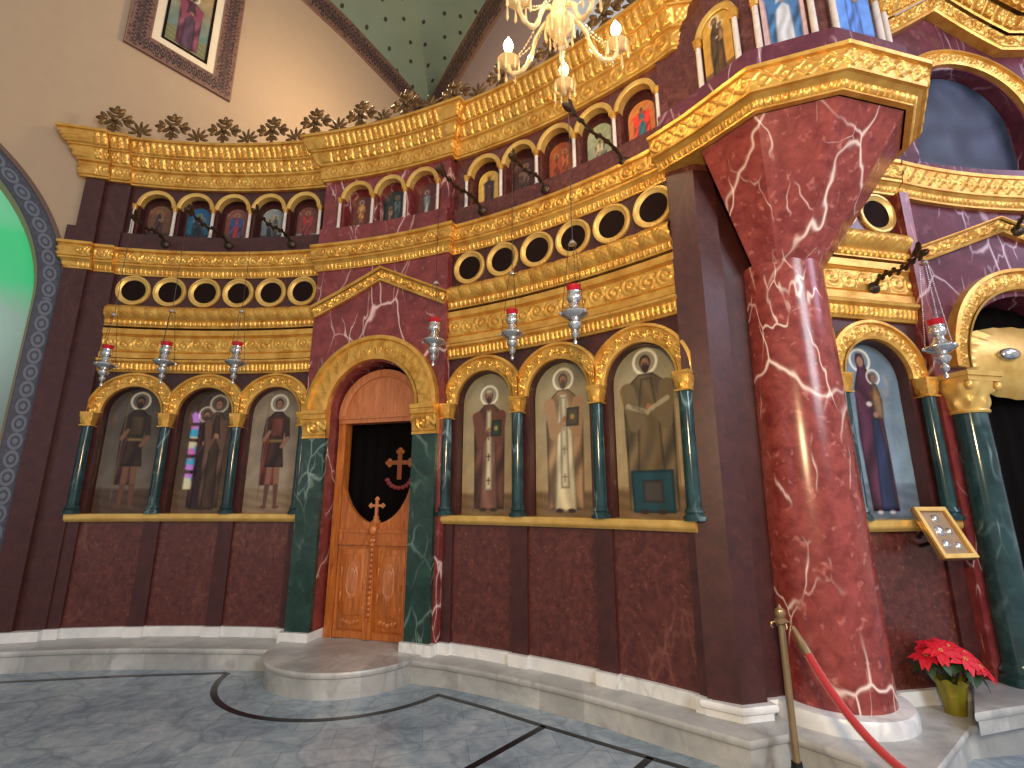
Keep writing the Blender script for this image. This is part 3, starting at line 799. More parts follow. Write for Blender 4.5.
ribbon(mb, [(.24, 4.23), (-.27, 3.63), (-1.6, 2.07)], .05); ribbon(mb, [(.91, 3.76), (.5, 3.27), (-.7, 1.86)], .05)
struct('trim_1', mb, 'black_stone', 0)

mb = MB(); arcade(mb, LW, -7, 5.9, 0, 12.5, [(-2.13, 1.95, 4.0)], -.25, 0.0, 40)
struct('wall_left', mb, 'tan')
mb = MB(); slab(mb, LW2, -.1, 4.4, -.2, 0.0, 4.0, 12.5); struct('wall_back', mb, 'mauve')
# stained window in the left wall
mb = MB()
a = np.linspace(pi, 0, 41); x = 1.95*np.cos(a); zz = 4.0+1.95*np.sin(a)
top = [pt(LW, -2.13+q, -.2, r) for q, r in zip(x, zz)]; P = [pt(LW, -4.08, -.2, .9)]+top+[pt(LW, -.18, -.2, .9)]
mb.add(P, [tuple(range(len(P)))])
win = struct('window_1', mb, 'green_glass', 0)
mb = MB(); slab(mb, LW, -4.13, -.13, -.25, .05, .82, .9); obj('window_sill', mb, 'marble_step', win)
def window_band(r0, r1, d, mat, nm):
    mb = MB(); archring(mb, LW, -2.13, 4.0, [(r0, -.02, r0, d), (r0, d, r1, d), (r1, d, r1, -.02)], .05)
    for sgn in (-1, 1):
        u = -2.13+sgn*(r0+r1)/2; v = np.array([[0., 1.]]); z = np.linspace(.6, 4.0, 30)[:, None]
        mb.grid(LW.pos(u+(v-.5)*(r1-r0)*sgn+0*z, d+0*z*v, z+0*v), np.stack(np.broadcast_arrays(z, v), -1))
    return struct(nm, mb, mat)
window_band(1.95, 2.17, .012, 'band_blue', 'trim_2'); window_band(2.17, 2.22, .02, 'brown_trim', 'trim_3')
# ornament bands that carry the vault, and the vault webs
LO = [(-.5, 11.35), (2.44, 10.92), (3.42, 10.78), (4.71, 10.46), (5.74, 10.12)]
def wall_band(path, pts, wid, nm):
    pass
    Q = Poly(pts); s = np.linspace(0, Q.c[-1], 60)[:, None]; v = np.array([[0., 1.]])
    p = Q.pos(s+0*v, -v*wid, 0*s*v); mb = MB(); uv = np.stack(np.broadcast_arrays(s, v), -1)
    F = path.pos(p[..., 0], .03+0*v+0*s, p[..., 1]); mb.grid(F, uv)
    for e in (0, 1): mb.grid(np.stack([F[:, e], path.pos(p[:, e, 0], -.02+0*p[:, e, 0], p[:, e, 1])], 1))
    return struct(nm, mb, 'band_red')
wall_band(LW, LO, .56, 'trim_4')
wall_band(LW2, [(0, 10.12), (1.0, 10.46), (2.4, 10.8), (4.3, 11.2)], .95, 'trim_5')
S0 = Vector(pt(LW, 5.74, 0, 10.75))
groin = [S0, Vector((-1.96, 9.2, 11.2)), Vector((-1.97, 8.09, 11.65)), Vector((-1.98, 6.3, 12.0)), Vector((-2.0, 4.5, 12.2))]
def loft(a, b, n=24):
    f = lambda P, t: P[min(int(t*(len(P)-1)), len(P)-2)].lerp(P[min(int(t*(len(P)-1)), len(P)-2)+1], t*(len(P)-1)-min(int(t*(len(P)-1)), len(P)-2))
    R = []
    for i in range(n+1):
        p, q = f(a, i/n), f(b, i/n); mid = (p+q)/2+Vector((0, 0, .10*(p-q).length))
        R.append([tuple((p*(1-t)+q*t)*1.0+(mid-(p+q)/2)*4*t*(1-t)) for t in [j/10 for j in range(11)]])
    return np.array(R)
mb = MB()
up = lambda path, P, w: [Vector(pt(path, u, .0, z+w*.95)) for u, z in P]
mb.grid(loft(list(reversed(up(LW, LO, .58))), groin)); mb.grid(loft(up(LW2, [(0, 10.12), (1.0, 10.46), (2.4, 10.8), (3.4, 11.0), (4.3, 11.2)], .95), groin))
struct('ceiling', mb, 'ceiling', 25)

# framed wall painting high on the left wall
t = thing('framed_painting', 'large framed painting of a mauve-robed figure high on the tan wall', 'painting', pt(LW, .82, 0, 7.95))
u0, u1, z0, z1 = .11, 1.53, 7.95, 10.05
for nm, a, dd, mt in (('frame', 0, .05, 'band_red'), ('mount', .29, .035, 'cream'), ('slip', .40, .045, 'dark')):
    mb = MB(); w = {'frame': .29, 'mount': .11, 'slip': .035}[nm]
    for (ua, za), (ub, zb), in (((u0+a, z0+a), (u1-a, z0+a)), ((u1-a, z0+a), (u1-a, z1-a)), ((u1-a, z1-a), (u0+a, z1-a)), ((u0+a, z1-a), (u0+a, z0+a))):
        dx, dz = ub-ua, zb-za; l = sqrt(dx*dx+dz*dz); ex, ez = dx/l, dz/l; ix, iz = -ez, ex
        q = [(ua, za), (ub, zb), (ub-ex*w+ix*w, zb-ez*w+iz*w), (ua+ex*w+ix*w, za+ez*w+iz*w)]
        mb.add([pt(LW, p, dd, r) for p, r in q]+[pt(LW, p, -.0, r) for p, r in q], [(0, 1, 2, 3), (4, 5, 1, 0), (6, 7, 3, 2)], [(0, 0), (l, 0), (l-w, 1), (w, 1)]+[(0, 0)]*4)
    obj(nm, mb, mt, t, smooth=0)
hw = (u1-u0)/2-.43
def put_canvas():
    x = np.linspace(-hw, hw, 40)[:, None]; v = np.linspace(0, 1, 80)[None]; H = (z1-z0)-.86
    z = z0+.43+H*v; mb = MB(); mb.grid(LW.pos(.82+x+0*z, .03+0*z, z))
    C = paint((x+0*z)/H, (z-z0-.43)/H, dict(kind='robed', bg=((168, 138, 96), (96, 118, 116), (118, 118, 86)), hy=.26, robe=(112, 62, 76), inner=(80, 58, 74), wd=1.15), .012)
    mb.col = [tuple(q)+(1,) for q in C.reshape(-1, 3).tolist()]
    obj('canvas', mb, 'paint', t, smooth=0, label='painted canvas of a figure in a mauve robe by the sea')
put_canvas()

# ---- white marble platform and steps
def nosed(mb, outline, z0, z1, nose=.03):
    """solid slab with a rounded, slightly projecting nosing; outline counter-clockwise seen from above? orientation found here"""
    P = np.array(outline, float); ar = .5*np.sum(P[:, 0]*np.roll(P[:, 1], -1)-np.roll(P[:, 0], -1)*P[:, 1])
    if ar < 0: P = P[::-1]
    D = np.roll(P, -1, 0)-P; D /= np.hypot(D[:, 0], D[:, 1])[:, None]; N = np.stack([D[:, 1], -D[:, 0]], 1)
    Np = np.roll(N, 1, 0); m = (N+Np)/np.clip(1+(N*Np).sum(1), .35, 2)[:, None]
    rows = []
    h = z1-z0
    for d, z in ((-.025, z0), (-.025, z1-.055), (-.012, z1-.05), (-.005, z1-.045), (0, z1-.03), (0, z1-.012), (-.008, z1)): rows.append(np.concatenate([P+d*m, np.full((len(P), 1), z)], 1))
    G = np.stack(rows, 1); b = len(mb.v); mb.grid(G, wrap=True); n = len(P)
    mb.f.append(tuple(b+k*7+6 for k in range(n)))
arcp = lambda u, d: pt(ARC, u, d, 0)[:2]
out = [arcp(u, .50) for u in np.linspace(-19, 4, 14)]+[arcp(u, .50-.17*(u-4)/20) for u in np.linspace(6, 24, 10)]+[arcp(u, .31) for u in np.linspace(26, 42.5, 10)]
out += [(1.47, 3.50), (1.76, 3.60), (2.13, 3.14), (2.30, 3.13), (3.03, 3.72), (4.9, 4.02), (4.9, 4.6), (3.6, 4.6), (2.6, 4.4), (1.5, 4.2)]
out += [arcp(u, -.3) for u in np.linspace(43, -19, 26)]
mb = MB(); nosed(mb, out, 0, .20); struct('trim_6', mb, 'marble_step')
mb = MB(); nosed(mb, [(2.93, 3.56), (3.40, 3.69), (4.1, 3.85), (5.2, 3.98), (5.2, 4.7), (3.62, 4.5), (3.36, 4.05)], .2, .335); struct('trim_7', mb, 'marble_step')
st = MB(); nosed(st, circ(STEP, .80, 176, 364, 44)+[(-.80, 5.75), (-2.45, 5.9)], 0, .215)
s = obj('door_step', st, 'marble_step', None, (STEP[0], STEP[1], 0)); tag(s, 'rounded grey marble step in front of the carved wooden door', 'step')

# ---- the screen, left to right -------------------------------------------------
bays = 'bays of the marble icon screen'
BL = thing('icon_screen_bay', 'left dark maroon bay with three arched icons and five small icons above', 'altar screen bay', pt(ARC, -.5, 0, 0))
end = thing('end_pilaster', 'broad plain dark maroon pilaster against the tan wall', 'pilaster', pt(ARC, -13.2, 0, 0))
BR = thing('icon_screen_bay', 'brightly lit maroon bay of three bishop icons between door and square pier', 'altar screen bay', pt(ARC, 34.2, 0, 0))
BD = thing('doorway_bay', 'red veined marble doorway bay with gilded arch, gable and green pilasters', 'doorway surround', pt(ARC, 16.9, 0, 0))
PI_ = thing('corner_pier', 'plain dark maroon square pier beside the round red column', 'pier', (1.62, 3.95, 0))
PU = thing('pulpit_column', 'round red veined marble column flaring into a faceted pulpit with gilded rim', 'pulpit', (2.3, 3.97, .2))
BS = thing('icon_screen_bay', 'narrow bay right of the red column with the blue mother and child icon', 'altar screen bay', pt(SW, 1.6, 0, 0))
BC = thing('gate_bay', 'plum marble gate bay at the right edge with gilded arch and dark lunette', 'altar screen bay', pt(CB, -5, 0, 0))

# end pilaster
for a, b, d, z0, z1, nm in ((-15.05, -13.1, .10, .30, 4.44, 'shaft_face'), (-13.1, -10.9, .05, .30, 4.44, 'shaft_return'), (-14.8, -13.1, .10, 5.0, 5.705, 'attic_face'), (-13.1, -10.9, .05, 5.0, 5.705, 'attic_return'), (-15.4, -12.9, .13, 4.745, 5.0, 'attic_plinth'), (-12.9, -10.9, .08, 4.745, 5.0, 'attic_plinth'), (-16.8, -10.9, .14, .198, .30, 'plinth')):
    mb = MB(); slab(mb, ARC, a, b, -.34, d, z0, z1); obj(nm, mb, 'marble_white' if nm == 'plinth' else 'marble_plain', end)
EP = lambda d: Poly([pt(ARC, -14.35, -.6, 0)[:2]]+[pt(ARC, u, d, 0)[:2] for u in np.linspace(-14.35, -12.75, 7)])
EQ = EP(.0)
cornice_mid(end, EQ, 0, EQ.c[-1], .085); cornice_mid(end, ARC, -12.7, -11.0, .045)
cornice_top(end, EQ, 0, EQ.c[-1], .085); cornice_top(end, ARC, -12.7, -10.9, .045)
crest(end, ARC, [-13.1, -10.6], .15, 6.30)

# left bay
LC = [-10.6, -3.87, 2.86, 9.59]
core(BL, ARC, -11.0, 9.9, .2, 5.75)
lower_storey(BL, ARC, -11.0, 9.9, LC, 'marble_green_round')
entablature(BL, ARC, -10.9, 9.9); rings(BL, ARC, [-9.1+3.39*i for i in range(6)])
cornice_mid(BL, ARC, -11.0, 9.9, 0); UL = [-10.25+3.85*i for i in range(6)]
upper_storey(BL, ARC, -11.0, 9.9, UL, 'marble_plain'); cornice_top(BL, ARC, -11.0, 9.9, 0)
crest(BL, ARC, [-7.6+2.68*i for i in range(6)], .13, 6.30)

# doorway bay
DC = 16.87; kd = ARC.k
mb = MB(); arcade(mb, ARC, 9.8, 24.05, .30, 4.44, [(DC, .555, 2.66)], -.34, .10, 28); obj('marble_surround', mb, 'marble_red', BD)
for a, b in ((9.8, DC-.555/kd), (DC+.555/kd, 24.05)):
    mb = MB(); slab(mb, ARC, a-.1, b+.05, -.34, .20, .198, .30); obj('plinth', mb, 'marble_white', BD)
for a, b in ((10.08, 12.42), (21.3, 23.64)):
    mb = MB(); slab(mb, ARC, a, b, .05, .155, .30, 2.345); p = obj('green_pilaster', mb, 'marble_green', BD)
    mb = MB(); sweep(mb, ARC, a-.05, b+.05, [(.05, 2.34, .165, 2.34), (.165, 2.34, .165, 2.365), (.165, 2.365, .155, 2.37), (.155, 2.37, .185, 2.55, 14, p_scroll, .3, .022), (.185, 2.55, .205, 2.56), (.205, 2.56, .21, 2.61), (.21, 2.61, .225, 2.615), (.225, 2.615, .225, 2.66), (.225, 2.66, .05, 2.665)])
    obj('pilaster_capital', mb, 'gold', p)
small_arch(BD, ARC, DC, 2.66, None, .575, .855, .10, True, 'gilded_arch', proj=.09)
strip(BD, ARC, [(9.75, 3.895), (16.85, 4.315), (24.05, 3.875)], [(-.08, .08, -.08, .135), (-.08, .135, -.06, .14), (-.06, .125, .05, .125, 12, p_scroll, .13, .016), (.05, .14, .065, .155), (.065, .155, .08, .155), (.08, .155, .08, .08)], 'gable_moulding')
DQ = Poly([pt(ARC, 9.85, -.2, 0)[:2]]+[pt(ARC, u, .10, 0)[:2] for u in np.linspace(9.85, 24.0, 26)]+[pt(ARC, 24.0, -.2, 0)[:2]])
cornice_mid(BD, DQ, 0, DQ.c[-1], 0)
UD = [11.72+3.70*i for i in range(4)]
mb = MB(); slab(mb, ARC, 9.8, 24.05, -.34, -.13+.10, 4.44, 5.705); obj('wall_core', mb, 'marble_red', BD)
upper_storey(BD, ARC, 9.8, 24.05, UD, 'marble_red', .10); cornice_top(BD, DQ, 0, DQ.c[-1], 0)
crest(BD, ARC, [8.48+2.66*i for i in range(6)], .22, 6.30)

# wooden door
dp = lambda x, y, z: pt(ARC, DC+x/kd, y, z)
DR = thing('carved_door', 'carved oak double door with scooped top and small cross', 'door', dp(0, -.1, .2))
for sg in (-1, 1):
    mb = MB(); n = 22; xs = np.linspace(.006, .435, n+1)*sg
    zt = 1.40+.60*(1-np.sqrt(1-np.clip(np.abs(xs)/.438, 0, 1)**2))
    for yy in (-.14, -.085):
        g = np.array([[dp(x, yy, z) for z in np.linspace(.22, t_, 6)] for x, t_ in zip(xs, zt)]); mb.grid(g)
    mb.grid(np.array([[dp(x, -.14, t_), dp(x, -.085, t_)] for x, t_ in zip(xs, zt)]))
    for x, t_ in ((xs[0], zt[0]), (xs[-1], zt[-1])): mb.add([dp(x, -.14, .22), dp(x, -.085, .22), dp(x, -.085, t_), dp(x, -.14, t_)], [(0, 1, 2, 3)])
    lf = obj('door_leaf', mb, 'wood', DR)
    c = sg*.225
    mb = MB(); mb.bevbox(c-.17, c+.17, -.09, -.066, .30, 1.13, .02, dp); obj('panel_frame', mb, 'wood', lf)
    mb = MB(); mb.bevbox(c-.125, c+.125, -.07, -.052, .44, 1.08, .02, dp); obj('panel_field', mb, 'wood', lf)
    mb = MB(); P = [(.075*cos(a)*(1.0), .19*np.sign(sin(a))*abs(sin(a))**.7) for a in np.linspace(0, 2*pi, 28, endpoint=False)]
    for k, y in ((1, -.055), (1, -.043), (.82, -.034), (.7, -.040), (.6, -.028), (0.01, -.026)): mb.v += [dp(c+x*k, y, .80+z*k) for x, z in P]; mb.uv += [(0, 0)]*28
    mb.f += [(r*28+i, r*28+(i+1) % 28, (r+1)*28+(i+1) % 28, (r+1)*28+i) for r in range(5) for i in range(28)]; obj('oval_boss', mb, 'wood_red', lf)
    mb = MB(); mb.box(c-.205, c+.205, -.09, -.055, 1.17, 1.22, dp); mb.box(c-.205, c+.205, -.09, -.062, 1.22, 1.30, dp); mb.box(c-.205, c+.205, -.09, -.05, 1.30, 1.335, dp); mb.box(c-.2, c+.2, -.09, -.06, .22, .29, dp)
    obj('rail', mb, 'wood', lf)
    mb = MB()
    for k in range(5): q = dp(c+(k-2)*.045, -.062, .365+.012*abs(k-2)); mb.ell(q, (.028, .016, .03), None, 8, 5)
    for k in range(4): q = dp(c+(-.14 if k % 2 else .14), -.066, .50+.13*k); mb.ell(q, (.014, .012, .055), None, 8, 5)
    obj('carving', mb, 'wood', lf)
mb = MB(); mb.box(-.035, .035, -.10, -.05, .22, 1.42, dp); ast = obj('meeting_stile', mb, 'wood', DR)
mb = MB()
for k in range(14): mb.ell(dp(0, -.045, .46+.055*k), (.026, .02, .03), None, 10, 6)
mb.ell(dp(0, -.045, 1.33), (.05, .035, .06)); mb.ell(dp(0, -.05, 1.22), (.045, .03, .035)); mb.box(-.05, .05, -.07, -.03, .22, .40, dp)
obj('stile_carving', mb, 'wood', ast)
mb = MB(); mb.lathe([(.05, 0), (.055, .02), (.03, .05), (.035, .07), (.015, .09)], dp(0, -.10, 1.40), 12)
def cross_shape(mb, tf, x, y, z, s, th):
    """cross with trefoil ends"""
    mb.box(x-.09*s, x+.09*s, y-th, y+th, z-.55*s, z+.5*s, tf); mb.box(x-.42*s, x+.42*s, y-th, y+th, z+.02*s, z+.18*s, tf)
    for dx, dz in ((0, .52), (-.44, .10), (.44, .10)):
        for ex, ez in ((0, 0), (.09, 0), (-.09, 0), (0, .09), (0, -.09)): mb.ell(tf(x+(dx+ex)*s, y, z+(dz+ez)*s), (.09*s, th*1.1, .09*s), None, 8, 5)
cross_shape(mb, dp, 0, -.10, 1.575, .17, .012); obj('door_cross', mb, 'wood_red', DR, label='small carved trefoil cross standing on the door')
DF = thing('door_frame', 'plain reddish wooden frame with arched tympanum above the dark door opening', 'door frame', dp(0, -.1, .2))
for sg in (-1, 1):
    mb = MB(); mb.box(sg*.44, sg*.535, -.20, -.07, .205, 2.60, dp); obj('jamb', mb, 'wood', DF)
mb = MB(); mb.box(-.535, .535, -.20, -.06, 2.53, 2.58, dp); mb.box(-.535, .535, -.20, -.045, 2.58, 2.62, dp); obj('transom', mb, 'wood_red', DF)
mb = MB(); a = np.linspace(0, pi, 30); P = [(.53*cos(q), 2.62+.51*sin(q)) for q in a]
for y in (-.16, -.10): mb.add([dp(x, y, z) for x, z in P], [tuple(range(30))])
obj('tympanum', mb, 'wood_red', DF)
mb = MB(); archring(mb, ARC, DC, 2.62, [(.46, -.16, .46, -.075), (.46, -.075, .50, -.06), (.50, -.06, .545, -.06), (.545, -.06, .545, -.16)], .04); obj('arched_moulding', mb, 'wood_red', DF)
# curtain behind, its black put in for the dark interior
CU = thing('embroidered_curtain', 'curtain with embroidered gold cross, coloured black as the dark interior of the doorway', 'curtain', dp(0, -.30, .25))
mb = MB(); x = np.linspace(-.553, .553, 60)[:, None]; z = .25+(2.415+np.sqrt(np.clip(.56**2-x*x, 0, 1)))*np.linspace(0, 1, 4)[None]
mb.grid(ARC.pos(DC+x/kd+0*z, -.30+.012*np.sin(x*40)+0*z, z+0*x)); obj('dark_sheet', mb, 'curtain', CU)
mb = MB(); cross_shape(mb, dp, .16, -.272, 2.05, .30, .006); obj('gold_cross', mb, 'gold_thread', CU, label='embroidered gold cross')
mb = MB()
for q in range(9):
    an = rad(200+140*q/8); mb.ell(dp(.16+.16*cos(an), -.275, 1.93+.14*sin(an)), (.03, .008, .026), None, 8, 5)
obj('red_flowers', mb, 'red_thread', CU, label='embroidered red flowers under the cross')

# right bay
RC = [24.25, 31.0, 37.85, 44.35]
core(BR, ARC, 24.05, 44.6, .2, 5.75)
lower_storey(BR, ARC, 24.05, 44.45, RC, 'marble_green_round')
entablature(BR, ARC, 24.05, 44.3); rings(BR, ARC, [25.9+3.4*i for i in range(6)])
cornice_mid(BR, ARC, 24.05, 44.3, 0); UR = [25.5+3.685*i for i in range(6)]
upper_storey(BR, ARC, 24.05, 44.3, UR, 'marble_dark'); cornice_top(BR, ARC, 24.05, 44.2, 0)
crest(BR, ARC, [24.4+2.66*i for i in range(8)], .13, 6.30)

# corner pier
K = (1.56, 3.79); A0 = arcp(44.25, .06); sp = lambda u, o: pt(SW, u, o, 0)[:2]
foot = [A0, K, sp(.20, 0), sp(.20, -.07), sp(.9, -.07), sp(.9, -.5), arcp(44.25, -.34)]
mb = MB(); mb.prism(foot, .30, 4.44); obj('pier_shaft', mb, 'marble_plain', PI_, smooth=0)
foot2 = [arcp(44.1, .04), (1.58, 3.80), sp(.22, .02), sp(.22, -.05), sp(1.2, -.05), sp(1.2, -.5), arcp(44.1, -.34)]
mb = MB(); nosed(mb, [arcp(43.95, .11), (1.535, 3.725), sp(.24, .06), sp(.24, -.02), sp(.9, -.02), sp(.9, -.5), arcp(43.95, -.34)], .198, .30); obj('plinth', mb, 'marble_white', PI_)
mb = MB(); mb.prism(foot2, 4.44, 5.71); obj('attic_pier', mb, 'marble_dark', PI_, smooth=0)
PP = Poly([arcp(44.0, .0), arcp(45.4, .02), (1.66, 3.80), sp(.6, .02), sp(2.05, .02)])
cornice_top(PI_, PP, 0, PP.c[-1], .0, back=-.1)

# pulpit on the round column
PV = Poly([(1.30, 3.91), (1.54, 3.61), (1.82, 3.185), (2.36, 2.985), (2.985, 3.14), (3.30, 3.60), (3.28, 4.10)])
cc = (2.3, 3.97)
mb = MB(); mb.lathe([(.365, .30), (.362, 1.0), (.345, 2.0), (.325, 3.0), (.315, 3.56)], (cc[0], cc[1], 0), 48); obj('column_shaft', mb, 'marble_column', PU)
mb = MB(); mb.lathe([(.47, .198), (.47, .27), (.455, .30), (.36, .305)], (cc[0], cc[1], 0), 48); obj('column_plinth', mb, 'marble_white', PU)
topz, botz = 4.52, 3.52
ring_t = [pt(PV, PV.c[i], -.05, topz) for i in range(1, 7)]
mb = MB(); rows = []
for q in ring_t:
    dx, dy = q[0]-cc[0], q[1]-cc[1]; l = sqrt(dx*dx+dy*dy); rows.append([(cc[0]+dx/l*.318, cc[1]+dy/l*.318, botz), q])
for a, b in zip(rows[:-1], rows[1:]):
    m = 8; G = np.array([[np.array(a[0])*(1-i/m)*(1-j/m)+np.array(b[0])*(i/m)*(1-j/m)+np.array(a[1])*(1-i/m)*(j/m)+np.array(b[1])*(i/m)*(j/m) for j in range(m+1)] for i in range(m+1)])
    mb.grid(G)
fl = obj('flared_corbel', mb, 'marble_column', PU, smooth=20)
mb = MB(); P = [q[:2] for q in ring_t]; mb.prism(P, 4.50, 4.54); obj('pulpit_floor', mb, 'marble_column', PU, smooth=0)
sw = PV.c
mb = MB()
cornice_mid(PU, PV, 0, PV.c[-1], -.04, z=4.50, name='gilded_rim', kind='diamond', back=-.25, dz=.275, pj=1)
mb = MB(); sweep(mb, PV, .05, PV.c[-1], rect(-.30, .02, 4.77, 5.02), .02); obj('parapet_plinth', mb, 'marble_purple', PU, smooth=0)
mb = MB(); sweep(mb, PV, .05, PV.c[-1], rect(-.30, -.09, 5.02, 6.1), .02); obj('parapet', mb, 'marble_dark', PU, smooth=0)
mb = MB(); sweep(mb, PV, .05, PV.c[-1], [(-.3, 6.1, -.06, 6.1), (-.06, 6.1, .03, 6.2, 8, p_leaf, .08, .02), (.03, 6.2, -.3, 6.2)], .02); obj('parapet_cornice', mb, 'gold', PU)
class Facet(Line):
    def __init__(s, P, i): Line.__init__(s, pt(P, P.c[i], -.09, 0)[:2], P.rz(P.c[i]+.01)); e = pt(P, P.c[i+1]-1e-6, -.09, 0); s.len = sqrt((e[0]-s.P[0])**2+(e[1]-s.P[1])**2)
FC = [Facet(PV, i) for i in (1, 2, 3, 4)]
for i, f in enumerate(FC):
    h = min(.235, f.len/2-.05); uc = f.len/2
    small_arch(PU, f, uc, 5.56, None, h-.055, h, .0, False, 'parapet_arch', 'gold_plain', .05, .03)
    for sg in (-1, 1): colonnette(PU, f, uc+sg*(h-.02), .035, 5.02, 5.48, 5.57, .024, 'shaft_white')

# bay right of the column
mb = MB(); slab(mb, SW, .9, 2.12, -.4, -.13, .2, 5.7); obj('wall_core', mb, 'marble_plain', BS)
lower_storey(BS, SW, .80, 2.10, [1.13, 1.985], 'marble_green_round')
mb = MB(); slab(mb, SW, 2.05, 2.15, -.13, .10, .30, 4.44); obj('red_strip', mb, 'marble_red', BS)
entablature(BS, SW, .80, 2.06, 'marble_dark'); rings(BS, SW, [1.0, 1.43, 1.86]); cornice_mid(BS, SW, .8, 2.12, .02)
mb = MB(); slab(mb, SW, .8, 2.12, -.13, .05, 4.745, 5.7); obj('attic_wall', mb, 'marble_purple', BS)

# gate bay
kc = CB.k
mb = MB(); arcade(mb, CB, -16.0, 7.5, .30, 4.44, [(-4.6, .80, 2.75)], -.36, .0, 28); obj('marble_wall', mb, 'marble_purple', BC)
small_arch(BC, CB, -4.6, 2.80, None, .80, 1.0, .0, True, 'gilded_arch', proj=.09)
strip(BC, CB, [(-16.2, 3.83), (-5.5, 4.28), (5.5, 3.83)], [(-.075, -.02, -.075, .05), (-.075, .05, -.055, .055), (-.055, .04, .05, .04, 12, p_scroll, .13, .016), (.05, .055, .065, .07), (.065, .07, .075, .07), (.075, .07, .075, -.02)], 'gable_moulding')
cornice_mid(BC, CB, -16.6, 7.5, .03, kind='diamond', dz=.33)
mb = MB(); arcade(mb, CB, -16.4, 7.5, 4.75, 6.75, [(-6.1, .66, 5.48)], -.36, .0, 28); slab(mb, CB, -13, .8, -.36, .005, 4.75, 4.93); obj('attic_wall', mb, 'marble_purple', BC)
small_arch(BC, CB, -6.1, 5.48, None, .68, .85, .0, True, 'lunette_arch', proj=.07)
strip(BC, CB, [(-17, 6.25), (-14.6, 6.30), (-7.9, 6.78), (-1.3, 6.33), (7.5, 6.33)], [(-.0, -.05, .0, .10), (.0, .10, .02, .11), (.02, .11, .14, .14, 14, p_scroll, .19, .02), (.14, .17, .16, .18), (.16, .18, .26, .26, 12, p_block, .115, .03), (.26, .30, .28, .30), (.28, .30, .40, .40, 12, p_leaf, .085, .03), (.40, .42, .44, .43), (.44, .43, .46, -.05)], 'crown_cornice')
# gilded fan above the gate, added black sheet in place of the dark interior
gp = lambda x, y, z: pt(CB, -4.6+x/kc, y, z)
GF = thing('gilded_fan', 'round gilded fan panel with silver boss above the gate', 'gate ornament', gp(0, -.2, 2.9))
mb = MB(); n = 48; a = np.linspace(0, 2*pi, n, endpoint=False)[:, None]; v = np.linspace(0, 1, 14)[None]
fl_ = .014*np.cos(24*a)*np.clip((v-.62)*5, 0, 1); x = .78*v*np.cos(a); z = 2.93+.36*v*np.sin(a); y = -.16+.14*(1-v**2)+fl_
P = np.array([[gp(x[i, j], y[i, j], z[i, j]) for j in range(14)] for i in range(n)]); mb.grid(P, wrap=True); obj('fan_shell', mb, 'gold_plain', GF)
mb = MB(); mb.ell(gp(-.26, -.02, 2.97), (.10, .06, .06), None, 16, 8); obj('silver_boss', mb, 'silver', GF)
GC = thing('gate_dark_sheet', 'added black sheet standing for the dark interior of the gate behind the blue-green column', 'curtain', gp(0, -.3, .34))
mb = MB(); x = np.linspace(-.795, .795, 80)[:, None]; z = .34+(2.42+np.sqrt(np.clip(.81**2-x*x, 0, 1)))*np.linspace(0, 1, 4)[None]
mb.grid(CB.pos(-4.6+x/kc+0*z, -.30+.015*np.sin(x*36)+0*z, z+0*x)); obj('dark_sheet', mb, 'curtain', GC)
# round column of the gate
gc = (3.775, 4.075)
GCO = thing('gate_column', 'round blue-green marble column with gilded leafy capital at the right edge', 'column', (gc[0], gc[1], .33))
mb = MB(); mb.lathe([(.165, .33), (.165, .37), (.155, .39), (.145, .40), (.155, .43), (.13, .46), (.122, .48), (.122, 1.2), (.114, 2.36)], (gc[0], gc[1], 0), 36); obj('column_shaft', mb, 'marble_green_round', GCO)
mb = MB(); rows = []
for j in range(15):
    v = j/14; row = []
    for k in range(48):
        a = 2*pi*k/48; sq = min(1.3, 1/max(abs(cos(a)), abs(sin(a)))); r = (.118+.05*v**1.5)*(1+(sq-1)*.5*v)
        r += .018*(max(0, cos(8*a+(pi if v > .5 else 0)))**.7)*sin(pi*((v*2) % 1.0 if v < 1 else 1))
        ca, sa = cos(rad(11.5)), sin(rad(11.5)); row.append((gc[0]+r*(cos(a)*ca-sin(a)*sa), gc[1]+r*(cos(a)*sa+sin(a)*ca), 2.36+.235*v))
    rows.append(row)
mb.grid(np.array(rows).transpose(1, 0, 2), wrap=True)
def gtf(x, y, z): ca, sa = cos(rad(11.5)), sin(rad(11.5)); return (gc[0]+x*ca-y*sa, gc[1]+x*sa+y*ca, z)
mb.box(-.165, .165, -.165, .165, 2.59, 2.63, gtf); mb.box(-.18, .18, -.18, .18, 2.63, 2.67, gtf); mb.lathe([(.128, 2.34), (.136, 2.355), (.128, 2.37)], (gc[0], gc[1], 0), 36)
for sx in (-1, 1):
    for sy in (-1, 1): mb.ell(gtf(sx*.145, sy*.145, 2.555), (.03, .03, .04))
obj('capital', mb, 'gold_plain', GCO, smooth=40)
# ------------------------------------------------------------------ icons
warm = ((132, 120, 98), (150, 130, 100), (112, 92, 68))
def big(path, u, st, label, yaw=0): painting('arched_icon', path, u, .322, 1.505, 2.665, -.095, st, label, 'large arched icons', 72, 160, yaw=yaw)
big(ARC, (LC[0]+LC[1])/2, dict(kind='soldier', bg=((70, 64, 60), (104, 94, 84), (78, 60, 50)), robe=(50, 36, 32), inner=(76, 62, 46), cloak=(66, 40, 40), hair=(40, 30, 28), beard=True, skin=(116, 80, 62), x=.01, k=1.12, boot=(96, 64, 52)), 'arched icon of a shadowy dark-cloaked saint, leftmost in the left bay')
big(ARC, (LC[1]+LC[2])/2, dict(kind='group', bg=((64, 54, 50), (88, 72, 62), (100, 78, 60)), people=[(-.03, .98, (60, 36, 40)), (.06, 1.1, (88, 64, 52))], halo=(190, 180, 160), wd=.75), 'arched icon of two standing haloed figures, middle of the left bay')
